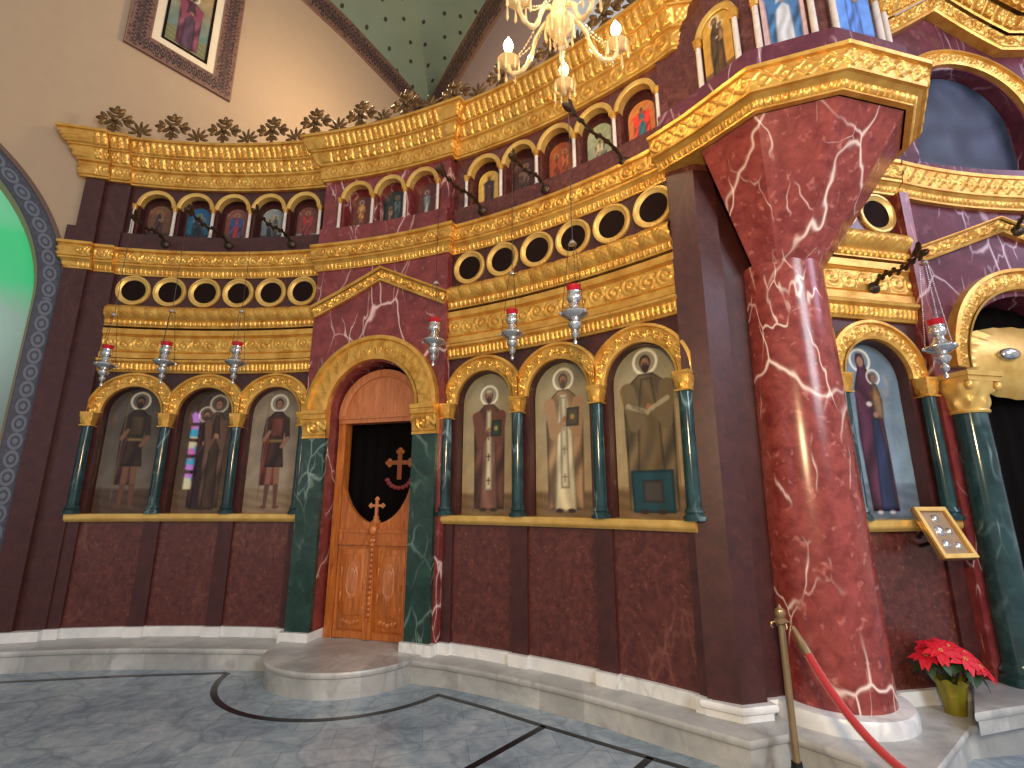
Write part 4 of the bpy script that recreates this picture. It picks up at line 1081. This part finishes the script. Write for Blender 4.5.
big(ARC, (LC[2]+LC[3])/2, dict(kind='soldier', bg=((122, 110, 96), (148, 132, 114), (136, 116, 94)), robe=(56, 38, 34), inner=(112, 60, 50), cloak=(100, 40, 38), skin=(134, 96, 78), k=1.1), 'arched icon of a warrior saint in red cloak beside the door', 3)
wb = ((128, 122, 100), (164, 140, 104), (120, 96, 68))
big(ARC, (RC[0]+RC[1])/2, dict(kind='robed', bg=wb, hy=.16, glow=(176, 160, 124), robe=(92, 58, 46), inner=(120, 84, 72), sash=(206, 192, 160), hat=(196, 186, 150), book=(52, 62, 54), wd=1.12, k=1.04, cross=(72, 30, 28)), 'arched icon of a mitred bishop in brown cope, left of the three bishops')
big(ARC, (RC[1]+RC[2])/2, dict(kind='robed', bg=wb, hy=.17, glow=(178, 166, 132), robe=(140, 112, 84), inner=(206, 194, 162), sash=(196, 184, 156), book=(84, 76, 62), wd=1.15, k=1.1, hair=(84, 72, 62), cross=(116, 100, 74)), 'arched icon of a bareheaded bishop in cream vestments, middle of three bishops')
big(ARC, (RC[2]+RC[3])/2, dict(kind='robed', bg=wb, hy=.18, glow=(182, 170, 136), robe=(96, 82, 58), inner=(100, 84, 58), scroll=True, apron=(30, 66, 78), staff=True, wd=1.3, k=1.13, cross=(80, 60, 40), hair=(52, 38, 32)), 'arched icon of a bishop in olive robe with teal hem, beside the pier')
big(SW, (1.13+1.985)/2, dict(kind='mother', bg=((98, 116, 132), (120, 138, 152), (96, 108, 122)), robe=(70, 36, 54), inner=(36, 48, 80), child=(116, 92, 70), k=1.12, x=-.01), 'arched icon of a mother and child on a pale blue ground')
# small icons of the upper row
def small(path, u, st, label, d, half=.15, z0=5.03, zs=5.36, group='small icons of the upper row'): painting('small_arched_icon', path, u, half, z0, zs, d, st, label, group, 24, 44)
def g3(a, b, c): return (a, b, c)
cu = lambda U, i: (U[i]+U[i+1])/2
small(ARC, cu(UL, 0), dict(kind='mother', bg=g3((110, 74, 52), (96, 60, 46), (60, 40, 40)), robe=(56, 40, 44), inner=(80, 50, 40), halo=(190, 130, 70), k=1.0), 'small icon of a dark hooded figure, first of the left bay upper row', -.10)
small(ARC, cu(UL, 1), dict(kind='group', bg=g3((30, 82, 130), (36, 92, 116), (34, 48, 60)), people=[(-.10, .75, (34, 60, 70)), (.10, .8, (60, 84, 90)), (0, .95, (40, 50, 70))]), 'small icon of figures on a deep blue ground', -.10)
small(ARC, cu(UL, 2), dict(kind='robed', bg=g3((118, 74, 66), (104, 60, 54), (88, 56, 46)), robe=(44, 66, 116), inner=(150, 50, 42), wd=1.5, halo=(200, 150, 90), beard=False), 'small icon of a blue and red robed figure, centre of the left bay upper row', -.10)
small(ARC, cu(UL, 3), dict(kind='group', bg=g3((132, 138, 140), (112, 116, 116), (60, 60, 62)), people=[(-.08, .8, (60, 62, 66)), (.08, .9, (84, 84, 84))]), 'small icon of grey figures on a pale ground', -.10)
small(ARC, cu(UL, 4), dict(kind='robed', bg=g3((104, 56, 52), (110, 66, 60), (120, 128, 130)), robe=(140, 46, 46), inner=(110, 60, 56), wd=1.3, halo=(210, 150, 90)), 'small icon of a red robed saint beside the doorway bay', -.10)
small(ARC, cu(UD, 0), dict(kind='soldier', bg=g3((92, 46, 44), (104, 52, 46), (88, 60, 44)), robe=(190, 130, 70), inner=(200, 160, 100), cloak=(120, 60, 48)), 'small icon of a golden armoured figure over the door, left', .0)
small(ARC, cu(UD, 1), dict(kind='group', bg=g3((40, 46, 48), (50, 52, 50), (58, 46, 40)), people=[(-.10, .6, (150, 110, 90)), (.10, .95, (84, 100, 108))]), 'small icon of a seated and standing pair on dark ground, middle over the door', .0)
small(ARC, cu(UD, 2), dict(kind='robed', bg=g3((92, 44, 44), (96, 50, 46), (70, 40, 38)), robe=(96, 110, 116), inner=(176, 176, 172), wd=.9, k=.9), 'small icon of a pale robed figure over the door, right', .0)
small(ARC, cu(UR, 0), dict(kind='robed', bg=g3((206, 168, 84), (214, 172, 84), (150, 110, 60)), robe=(54, 46, 50), inner=(84, 50, 50), wd=1.3, halo=(170, 130, 60)), 'small icon of a dark figure on a golden ground', -.10, .145)
small(ARC, cu(UR, 1), dict(kind='group', bg=g3((74, 42, 40), (66, 40, 38), (44, 32, 32)), people=[(-.08, .7, (90, 60, 50)), (.06, .95, (110, 84, 76))]), 'small icon of dim brown figures behind a bracket, second in the right bay', -.10, .145)
small(ARC, cu(UR, 2), dict(kind='group', bg=g3((140, 70, 40), (150, 76, 44), (110, 56, 38)), people=[(-.11, .85, (150, 64, 44)), (.11, .9, (170, 92, 54))]), 'small icon of two saints on a rust orange ground', -.10, .145)
small(ARC, cu(UR, 3), dict(kind='group', bg=g3((150, 160, 130), (140, 150, 130), (100, 100, 88)), people=[(-.10, .55, (170, 160, 140)), (.10, .6, (130, 140, 136)), (0, .7, (190, 184, 160))]), 'small icon of white figures on a pale green ground', -.10, .145)
small(ARC, cu(UR, 4), dict(kind='robed', bg=g3((190, 120, 70), (190, 110, 64), (140, 80, 54)), robe=(196, 60, 44), inner=(60, 110, 130), wd=1.7, k=1.02, halo=(214, 160, 70)), 'small icon of a red cloaked saint in blue tunic beside the pier', -.10, .145)
PFI = [dict(kind='mother', bg=g3((190, 150, 60), (186, 140, 64), (110, 80, 50)), robe=(70, 52, 32), inner=(94, 70, 44), k=1.14), dict(kind='robed', bg=g3((196, 160, 158), (190, 158, 160), (160, 130, 132)), robe=(60, 96, 140), inner=(190, 190, 200), wd=1.35, hy=.1, k=1.2),
       dict(kind='mother', bg=g3((92, 134, 206), (96, 140, 214), (84, 120, 190)), robe=(80, 116, 190), inner=(84, 120, 190), halo=(120, 160, 220), k=1.2), dict(kind='robed', bg=g3((170, 150, 120), (160, 130, 110), (110, 90, 80)), robe=(90, 60, 50), inner=(140, 120, 90))]
for f, st, lb in zip(FC, PFI, ('small icon of a brown robed saint on gold, left facet of the pulpit', 'icon of a blue robed figure on pink, front facet of the pulpit', 'pale blue icon on the right facet of the pulpit', 'icon on the facet of the pulpit nearest the gate')):
    h = min(.235, f.len/2-.05)
    painting('parapet_icon', f, f.len/2, h-.06, 5.035, 5.56, .02, st, lb, 'icons round the pulpit', 28, 56)
def mott(c):
    n = np.sin(c.X*9+3*np.sin(c.Y*7))*np.sin(c.Y*8+2*np.sin(c.X*6)); c.lay(.5+.5*n, (74, 86, 106), .6); c.lay(np.clip(np.sin(c.X*14+1)*np.sin(c.Y*5), 0, 1), (20, 24, 40), .6)
painting('lunette_painting', CB, -6.1, .655, 4.935, 5.48, -.12, dict(kind='none', bg=g3((40, 48, 66), (36, 42, 60), (32, 36, 52)), post=mott), 'large dark blue lunette painting under a gilded arch', None, 48, 60, 'painting')

lun = bpy.data.objects['lunette_painting']; mm = M['paint'].copy(); mm.name = 'matt_painting'; mm.node_tree.nodes['Principled BSDF'].inputs['Roughness'].default_value = .5; lun.data.materials[0] = mm
# ------------------------------------------------------------------ hanging lamps and their brackets
def lamp_proto(wire, chain, cm='wire'):
    t = thing('hanging_lamp', 'x', 'hanging lamp', (0, 0, 0), 'silver vigil lamps')
    zc = -wire; zl = zc-chain
    mb = MB(); mb.tube([(0, 0, 0), (0, 0, zc)], .0035, 6); obj('suspension_wire', mb, 'wire', t, local=True)
    mb = MB(); mb.lathe([(.004, .03), (.012, .025), (.03, .0), (.034, -.012), (.012, -.016)], (0, 0, zc), 14); obj('chain_cap', mb, 'silver', t, local=True)
    for k in range(3):
        a = 2*pi*k/3+.4; p0 = Vector((.028*cos(a), .028*sin(a), zc-.01)); p1 = Vector((.095*cos(a), .095*sin(a), zl-.005))
        mb = MB(); n = int((p1-p0).length/.017)
        for i in range(n+1):
            p = p0.lerp(p1, i/n); mb.ell(p, (.0036, .0036, .0085), None, 6, 4)
        obj('chain', mb, cm, t, local=True)
    # body: profile from the drop to the cup, z relative to the rim of the wide ring
    pf = [(.002, -.235), (.012, -.225), (.014, -.205), (.006, -.19), (.006, -.185), (.022, -.172), (.03, -.15), (.024, -.13), (.014, -.122), (.03, -.112), (.048, -.085), (.05, -.065), (.034, -.048), (.028, -.044), (.05, -.034),
          (.088, -.012), (.102, .004), (.098, .018), (.07, .032), (.05, .05), (.036, .075), (.032, .092), (.046, .104), (.055, .125), (.052, .15), (.044, .165), (.05, .17), (.05, .18), (.03, .18)]
    mb = MB(); mb.lathe(pf, (0, 0, zl), 28); b = obj('lamp_body', mb, 'silver', t, local=True)
    for k in range(3):
        mb = MB(); a = 2*pi*k/3+.4; mb.ell((.104*cos(a), .104*sin(a), zl+.004), (.014, .014, .016), None, 8, 5); obj('chain_lug', mb, 'silver', b, local=True)
    mb = MB(); mb.lathe([(.04, .178), (.05, .195), (.055, .222), (.057, .227), (.049, .223), (.036, .19)], (0, 0, zl), 24); obj('red_glass_cup', mb, 'red_glass', t, local=True, label='ruby red glass cup')
    return t
def bracket_proto(out, rise):
    t = thing('lamp_bracket', 'x', 'lamp bracket', (0, 0, 0), 'dark dragon-shaped lamp brackets')
    mb = MB(); mb.lathe([(.05, 0), (.055, .012), (.035, .03), (.02, .04)], (0, 0, 0), 14, tf=lambda x, y, z: (x, -z, y)); obj('wall_rose', mb, 'bronze', t, local=True)
    pts = [(0, -.0, 0), (0, -.16*out, .10*out+.3*rise), (0, -.38*out, .09*out+.4*rise), (0, -.62*out, .02*out+.6*rise), (0, -.84*out, .05*out+.9*rise), (0, -out, rise+.02)]
    sm = []
    for i in range(len(pts)-1):
        for q in range(6):
            a, b = Vector(pts[i]), Vector(pts[i+1]); pm = Vector(pts[max(i-1, 0)]); pn = Vector(pts[min(i+2, len(pts)-1)]); u = q/6
            sm.append(.5*((2*a)+(b-pm)*u+(2*pm-5*a+4*b-pn)*u*u+(3*a-pm-3*b+pn)*u**3))
    sm.append(Vector(pts[-1])); n = len(sm)
    mb = MB(); mb.tube(sm, [.018-.009*i/n for i in range(n)], 8); ar = obj('arm', mb, 'bronze', t, local=True)
    mb = MB()
    for i in range(2, n-2, 2):
        p = sm[i]; s = 1 if (i//2) % 2 else -1
        mb.ell(p+Vector((0, 0, .02*s)), (.009, .026, .018), Matrix.Rotation(.5*s, 3, 'X'), 8, 5)
    mb.ell(sm[-1]+Vector((0, -.01, .01)), (.026, .05, .03)); mb.ell(sm[-1]+Vector((0, .05, .055)), (.012, .05, .022), Matrix.Rotation(-.7, 3, 'X'), 8, 5); mb.ell(sm[-3]+Vector((0, .0, .07)), (.01, .03, .055), None, 8, 5)
    obj('leaf_ornament', mb, 'bronze', ar, local=True)
    return t
lp = None
LAMPS = [(-6.68, .73, 'silver lamp with red glass nearest the dark end pilaster'), (-.36, .89, 'silver lamp with red glass, middle of the three by the left bay'), (6.37, .84, 'silver lamp with red glass in front of the left bay, nearest the door'),
         (27.43, .89, 'silver lamp with red glass just right of the gilded door arch'), (33.88, .70, 'silver lamp with red glass over the mitred bishop icon'), (41.04, .99, 'silver lamp with red glass over the middle bishop icon')]
HOOKZ = 4.83
bp = None
for i, (u, d, lb) in enumerate(LAMPS):
    HOOKZ = 4.83 if i < 5 else 4.74
    q = pt(ARC, u, d, HOOKZ)
    if lp is None: lp = o = lamp_proto(1.18, .58)
    else: o = copy_tree(lp)
    place(o, q, ARC.rz(u)+.3*i, lb)
    out = d-.06
    if bp is None: bp = b = bracket_proto(out, -.05)
    else: b = copy_tree(bp)
    w = ('above the leftmost arched icon', 'above the middle icon of the left bay', 'above the warrior saint icon', 'just right of the doorway bay', 'above the middle of the bishops bay', 'nearest the pulpit')[i]
    place(b, pt(ARC, u, .06, HOOKZ+.05), ARC.rz(u), 'dark dragon-shaped lamp bracket '+w, 1.0)
    b.scale = (1, out/(.73-.06), 1)
# the lamp and bracket by the gate
lg = lamp_proto(.04, .70, 'silver'); place(lg, (3.225, 3.60, 3.50), .2, 'silver lamp on beaded chains in front of the mother and child icon')
q0 = pt(SW, 1.63, .05, 3.46); oo = sqrt((3.225-q0[0])**2+(3.60-q0[1])**2)
bg = bracket_proto(oo, .05); place(bg, q0, atan2(3.225-q0[0], -(3.60-q0[1])), 'dark dragon-shaped lamp bracket on the gold frieze right of the column')
q1 = pt(CB, -4.2, .06, 4.20); b2 = copy_tree(bg); place(b2, q1, CB.rz(-4.2)-.5, 'dark lamp bracket under the gable at the right edge')

# ------------------------------------------------------------------ chandelier
CH = (.36, 3.06, 0)
t = thing('crystal_chandelier', 'lit crystal glass chandelier hanging at the top of the picture', 'chandelier', (CH[0], CH[1], 4.6))
cz = 5.10
mb = MB(); mb.lathe([(.004, -.20), (.016, -.185), (.02, -.165), (.01, -.15), (.018, -.14), (.03, -.12), (.018, -.10), (.03, -.085), (.075, -.04), (.105, .02), (.11, .07), (.085, .10), (.05, .115), (.03, .14), (.045, .18), (.055, .24), (.03, .30), (.022, .36), (.05, .42), (.06, .47), (.02, .54), (.012, .70)], (CH[0], CH[1], cz), 16); obj('glass_stem', mb, 'crystal', t, smooth=20)
mb = MB(); mb.tube([(CH[0], CH[1], cz+.68), (CH[0], CH[1], 12.2)], .012, 8); obj('chain_rod', mb, 'brass', t)
def hang(par, p, l, r):
    mb = MB(); mb.lathe([(.001, -l), (r, -l*.8), (r*.5, -.012), (.002, -.008)], p, 6); mb.lathe([(.001, -.011), (.006, -.005), (.005, .002), (.001, .004)], p, 6)
    obj('crystal_drop', mb, 'crystal', par, smooth=0)
BULBS = []
for k in range(5):
    a = rad(152-72*k); ca, sa = cos(a), sin(a); R = .44
    L = lambda r, z: (CH[0]+r*ca, CH[1]+r*sa, cz+z)
    ctl = [L(.05, .10), L(.11, .12), L(.19, .03), L(.24, -.12), L(.30, -.21), L(.38, -.22), L(.43, -.17), L(R, -.10)]
    sm = []
    for i in range(len(ctl)-1):
        for q in range(5):
            A_, B_ = Vector(ctl[i]), Vector(ctl[i+1]); pm = Vector(ctl[max(i-1, 0)]); pn = Vector(ctl[min(i+2, 7)]); u = q/5
            sm.append(.5*((2*A_)+(B_-pm)*u+(2*pm-5*A_+4*B_-pn)*u*u+(3*A_-pm-3*B_+pn)*u**3))
    sm.append(Vector(ctl[-1]))
    mb = MB(); mb.tube(sm, [.017+.003*sin(i*1.3) for i in range(len(sm))], 8); arm = obj('glass_arm', mb, 'crystal', t)
    mb = MB(); mb.lathe([(.012, -.02), (.03, -.005), (.075, .012), (.092, .022), (.075, .016), (.026, .01), (.022, .035), (.026, .05), (.012, .05)], L(R, -.10), 14); obj('drip_pan', mb, 'crystal', arm)
    for q in range(7):
        b = 2*pi*q/7; p = L(R, -.085); hang(arm, (p[0]+.084*cos(b), p[1]+.084*sin(b), p[2]), .115+.03*(q % 2), .012)
    mb = MB(); mb.lathe([(.013, -.055), (.012, .0), (.010, .012)], L(R, .0), 10); obj('candle_tube', mb, 'cream', arm)
    mb = MB(); mb.lathe([(.010, .0), (.034, .035), (.040, .065), (.026, .105), (.003, .145)], L(R, .01), 12); obj('candle_bulb', mb, 'bulb', arm)
    BULBS.append(L(R, .06))
for q in range(14):
    b = 2*pi*q/14; hang(t, (CH[0]+.108*cos(b), CH[1]+.108*sin(b), cz+.02), .10+.03*(q % 2), .011)
for q in range(8):
    b = 2*pi*q/8; hang(t, (CH[0]+.045*cos(b), CH[1]+.045*sin(b), cz-.09), .075, .010)
hang(t, (CH[0], CH[1], cz-.20), .11, .015)
for q in range(10):
    b0 = 2*pi*q/10; p0 = Vector((CH[0]+.06*cos(b0), CH[1]+.06*sin(b0), cz+.44)); b1 = rad(152-72*(q % 5)); p1 = Vector((CH[0]+.42*cos(b1), CH[1]+.42*sin(b1), cz-.08)); mb = MB()
    for i in range(1, 18):
        u = i/18; p = p0.lerp(p1, u)-Vector((0, 0, .14*4*u*(1-u))); mb.ell(p, (.008, .008, .008), None, 6, 4)
    mb.tube([p0.lerp(p1, i/18)-Vector((0, 0, .14*4*i/18*(1-i/18))) for i in range(19)], .002, 4)
    obj('bead_string', mb, 'crystal', t)

# ------------------------------------------------------------------ rope stand, flowers, gilt tray
def stand(loc, label, g='brass rope stands'):
    t = thing('rope_stand', label, 'rope stand', loc, g)
    mb = MB(); mb.lathe([(.13, 0), (.13, .02), (.11, .035), (.05, .06), (.032, .10), (.030, .13)], (0, 0, 0), 28); obj('weighted_base', mb, 'black_metal', t, local=True)
    mb = MB(); mb.lathe([(.022, .11), (.021, .90)], (0, 0, 0), 18); obj('post', mb, 'brass', t, local=True)
    mb = MB(); mb.lathe([(.021, .885), (.036, .895), (.038, .915), (.026, .925), (.030, .935), (.036, .955), (.030, .975), (.014, .985), (.006, 1.0), (.001, 1.008)], (0, 0, 0), 18); obj('finial', mb, 'brass', t, local=True)
    for a in (0, pi/2, pi, 3*pi/2):
        mb = MB(); mb.tube([(.034*cos(a), .034*sin(a), .905), (.06*cos(a), .06*sin(a), .90), (.065*cos(a), .065*sin(a), .88), (.052*cos(a), .052*sin(a), .87)], .005, 6); obj('hook', mb, 'brass', t, local=True)
    return t
stand((1.70, 3.42, 0), 'brass post of the rope barrier in front of the red column')
stand((1.95, 1.75, 0), 'nearer brass post of the rope barrier, out of the picture')
ra, rb = Vector((1.745, 3.37, .885)), Vector((1.93, 1.82, .885))
t = thing('velvet_rope', 'sagging red velvet rope hooked to the brass post', 'barrier rope', tuple(ra))
P = []
for i in range(41):
    u = i/40; p = ra.lerp(rb, u); p.z -= .47*(4*u*(1-u)); P.append(p)
mb = MB(); mb.tube(P[2:39], .023, 12); obj('velvet_sleeve', mb, 'velvet', t)
for sl in (P[:4], P[37:]):
    mb = MB(); mb.tube(sl, [.012, .02, .028, .026] if sl[0] is P[0] else [.026, .028, .02, .012], 12); obj('end_hook', mb, 'brass', t)

po = (3.10, 3.92, .20)
t = thing('potted_poinsettia', 'red poinsettia in an olive foil-wrapped pot beside the red column', 'potted plant', po)
mb = MB(); n = 40; rows = []
for r, z in ((.02, .0), (.072, .0), (.08, .06), (.092, .14), (.10, .19), (.12, .235), (.105, .22), (.085, .19)):
    rows.append([(po[0]+(r+(.012*sin(9*2*pi*k/n)*max(0, (z-.1)/.13)))*cos(2*pi*k/n), po[1]+(r+(.012*sin(9*2*pi*k/n)*max(0, (z-.1)/.13)))*sin(2*pi*k/n), po[2]+z+.012*sin(7*2*pi*k/n)*(z > .2)) for k in range(n)])
mb.grid(np.array(rows).transpose(1, 0, 2), wrap=True); obj('foil_pot', mb, 'foil', t, smooth=40)
mb = MB(); mb.lathe([(.001, .185), (.085, .19)], po, 20, cap=False); obj('soil', mb, 'soil', t)
def leafblade(mb, c, dirv, nrm, l, w, sag=.25):
    d = Vector(dirv).normalized(); nv = Vector(nrm); s = d.cross(nv).normalized(); nv = s.cross(d)
    pr = [(0, .1), (.18, .62), (.42, 1.0), (.68, .72), (.86, .34), (1, .02)]; vs = []
    for u, ww in pr:
        b = Vector(c)+d*l*u-nv*l*sag*u*u
        for q in (-1, 0, 1): vs.append(b+s*w*.5*ww*q+nv*(.06*w*abs(q)))
    mb.add(vs, [(i*3+j, i*3+j+1, i*3+j+4, i*3+j+3) for i in range(5) for j in (0, 1)])
rnd = random.Random(3); fb, gb, sb = MB(), MB(), MB()
heads = [(0, 0, .46), (.10, -.04, .42), (-.10, -.05, .44), (.03, -.12, .40), (-.06, .09, .45), (.09, .09, .44), (.17, -.08, .34), (-.17, .02, .39), (.14, .02, .39)]
for hx, hy_, hz in heads:
    c = Vector((po[0]+hx, po[1]+hy_-.03, po[2]+hz)); nv = Vector((hx*2.2, hy_*2.2-.35, .8)).normalized(); a0 = rnd.random()*6
    ax = nv.cross(Vector((0, 0, 1))).normalized() if abs(nv.z) < .99 else Vector((1, 0, 0)); ay = nv.cross(ax)
    for k in range(11):
        a = a0+2*pi*k/11+rnd.uniform(-.15, .15); ly = .1 if k % 2 else .13
        leafblade(fb, c+nv*(.006*(k % 2)), ax*cos(a)+ay*sin(a)+nv*.12, nv, ly, ly*.52, .3)
    for k in range(5): sb.ell(c+nv*.01+ax*.012*cos(k*1.3)+ay*.012*sin(k*1.3), (.006, .006, .007), None, 6, 4)
    for k in range(5):
        a = a0+2*pi*k/5; leafblade(gb, c-nv*.05, ax*cos(a)+ay*sin(a)-nv*.15, nv, .14, .07, .3)
    gb.tube([Vector((po[0]+hx*.2, po[1]+hy_*.2, po[2]+.18)), c-nv*.03], .006, 6)
obj('bracts', fb, 'bract', t, label='red bracts'); obj('green_leaves', gb, 'leaf', t, label='dark green leaves and stems'); obj('flower_buds', sb, 'gold_plain', t)
t.scale = (.86, .86, .95)
# slanting gilt tray
t = thing('gilt_tray', 'slanting gilt icon tray fixed under the mother and child icon', 'icon stand', pt(SW, 1.70, .2, 1.2))
tl, tr, bl, br = [Vector(pt(SW, *q)) for q in ((1.57, .10, 1.592), (1.87, .10, 1.592), (1.535, .30, 1.235), (1.845, .30, 1.235))]
nn = (tr-tl).cross(bl-tl).normalized(); nn = nn if nn.y < 0 else -nn
bil = lambda u, v, h=0: tuple(tl*(1-u)*(1-v)+tr*u*(1-v)+bl*(1-u)*v+br*u*v+nn*h)
mb = MB(); mb.box(0, 1, 0, 1, -.03, 0, bil); obj('tray_board', mb, 'brass', t, smooth=0)
mb = MB()
for a in ((0, .10, 0, 1), (.90, 1, 0, 1), (.1, .9, 0, .08), (.1, .9, .92, 1)): mb.box(a[0], a[1], a[2], a[3], 0, .018, bil)
obj('raised_rim', mb, 'gold_plain', t, smooth=0)
mb = MB()
for u, v, r in ((.5, .22, .10), (.42, .46, .14), (.36, .72, .11), (.68, .76, .10), (.68, .48, .09)):
    mb.lathe([(r, 0), (r*.9, .006), (r*.6, .012), (r*.25, .016), (.004, .017)], (0, 0, 0), 18, tf=lambda x, y, z, u=u, v=v: bil(u+x, v+y*.8, z))
obj('repousse', mb, 'silver', t, label='raised silvery figures')
mb = MB(); mb.tube([Vector(pt(SW, 1.70, -.0, 1.30)), Vector(bil(.5, .6, -.03))], .015, 8); mb.tube([Vector(pt(SW, 1.70, .0, 1.36)), Vector(bil(.5, .2, -.03))], .015, 8); obj('wall_arm', mb, 'black_metal', t)

# narrow stained lancet on the far left side of the nave (seen only mirrored in the varnish of the icons)
wc = Vector((-8.85, -2.0, 0)); wdir = (Vector((-3.70, 6.1, 0))-wc).normalized(); wx = Vector((wdir.y, -wdir.x, 0))
mb = MB(); hw_ = .12
P = [(-hw_, 1.95), (hw_, 1.95)]+[(hw_*cos(a), 3.9+hw_*1.8*sin(a)) for a in np.linspace(0, pi, 14)]
vs = [tuple(wc+wx*x+Vector((0, 0, z))) for x, z in P]; vs += [tuple(Vector(q)-wdir*.03) for q in vs]; n = len(P)
mb.add(vs, [tuple(range(n)), tuple(range(2*n-1, n-1, -1))]+[(k, (k+1) % n, n+(k+1) % n, n+k) for k in range(n)])
w2 = struct('window_2', mb, m_stained(), 0)
mb = MB()
for z in (2.42, 2.85, 3.30, 3.75): mb.box(-hw_, hw_, -.02, .03, z-.05, z+.05, lambda x, y, z: tuple(wc+wx*x+wdir*y+Vector((0, 0, z))))
for s_ in (-1, 1): mb.box(s_*hw_-.03, s_*hw_+.03, -.03, .04, 1.9, 3.95, lambda x, y, z: tuple(wc+wx*x+wdir*y+Vector((0, 0, z))))
obj('window_tracery', mb, 'black_metal', w2)
# ------------------------------------------------------------------ light
W = bpy.data.worlds.new('World'); SC.world = W; W.use_nodes = True
bgn = W.node_tree.nodes['Background']; bgn.inputs[0].default_value = (1.0, .97, .94, 1); bgn.inputs[1].default_value = .50
def light(nm, typ, loc, e, c, size=.1, tgt=None, sy=None, spot=None):
    l = bpy.data.lights.new(nm, typ); l.energy = e; l.color = c
    if typ == 'AREA':
        l.size = size
        if sy: l.shape = 'RECTANGLE'; l.size_y = sy
    else: l.shadow_soft_size = size
    if spot: l.spot_size = rad(spot); l.spot_blend = .7
    o = bpy.data.objects.new(nm, l); COL.objects.link(o); o.location = loc
    if tgt is not None: o.rotation_euler = (Vector(tgt)-Vector(loc)).to_track_quat('-Z', 'Y').to_euler()
    return o
for q in BULBS: light('chandelier_light', 'POINT', (q[0], q[1], q[2]+.06), 16, (1, .70, .36), .04)
light('window_daylight', 'AREA', (5.5, -5.0, 6.0), 620, (.84, .92, 1), 3.0, (.6, 4.3, .8), 4)
light('nave_window', 'AREA', (8.0, 1.0, 6.8), 150, (.72, .70, 1), 2.0, (4.0, 4.4, 4.6), 3)
light('sanctuary_lamp', 'POINT', (-2.3, 6.6, 8.4), 240, (1, .72, .42), .3)
light('nave_lamp', 'POINT', (-.2, -.8, 2.7), 640, (1, .70, .36), .2)

SC.view_settings.view_transform = 'Standard'; SC.view_settings.look = 'None'; SC.view_settings.exposure = 0.0; SC.view_settings.gamma = 1.0
SC.view_settings.use_curve_mapping = False
SC.cycles.use_denoising = True
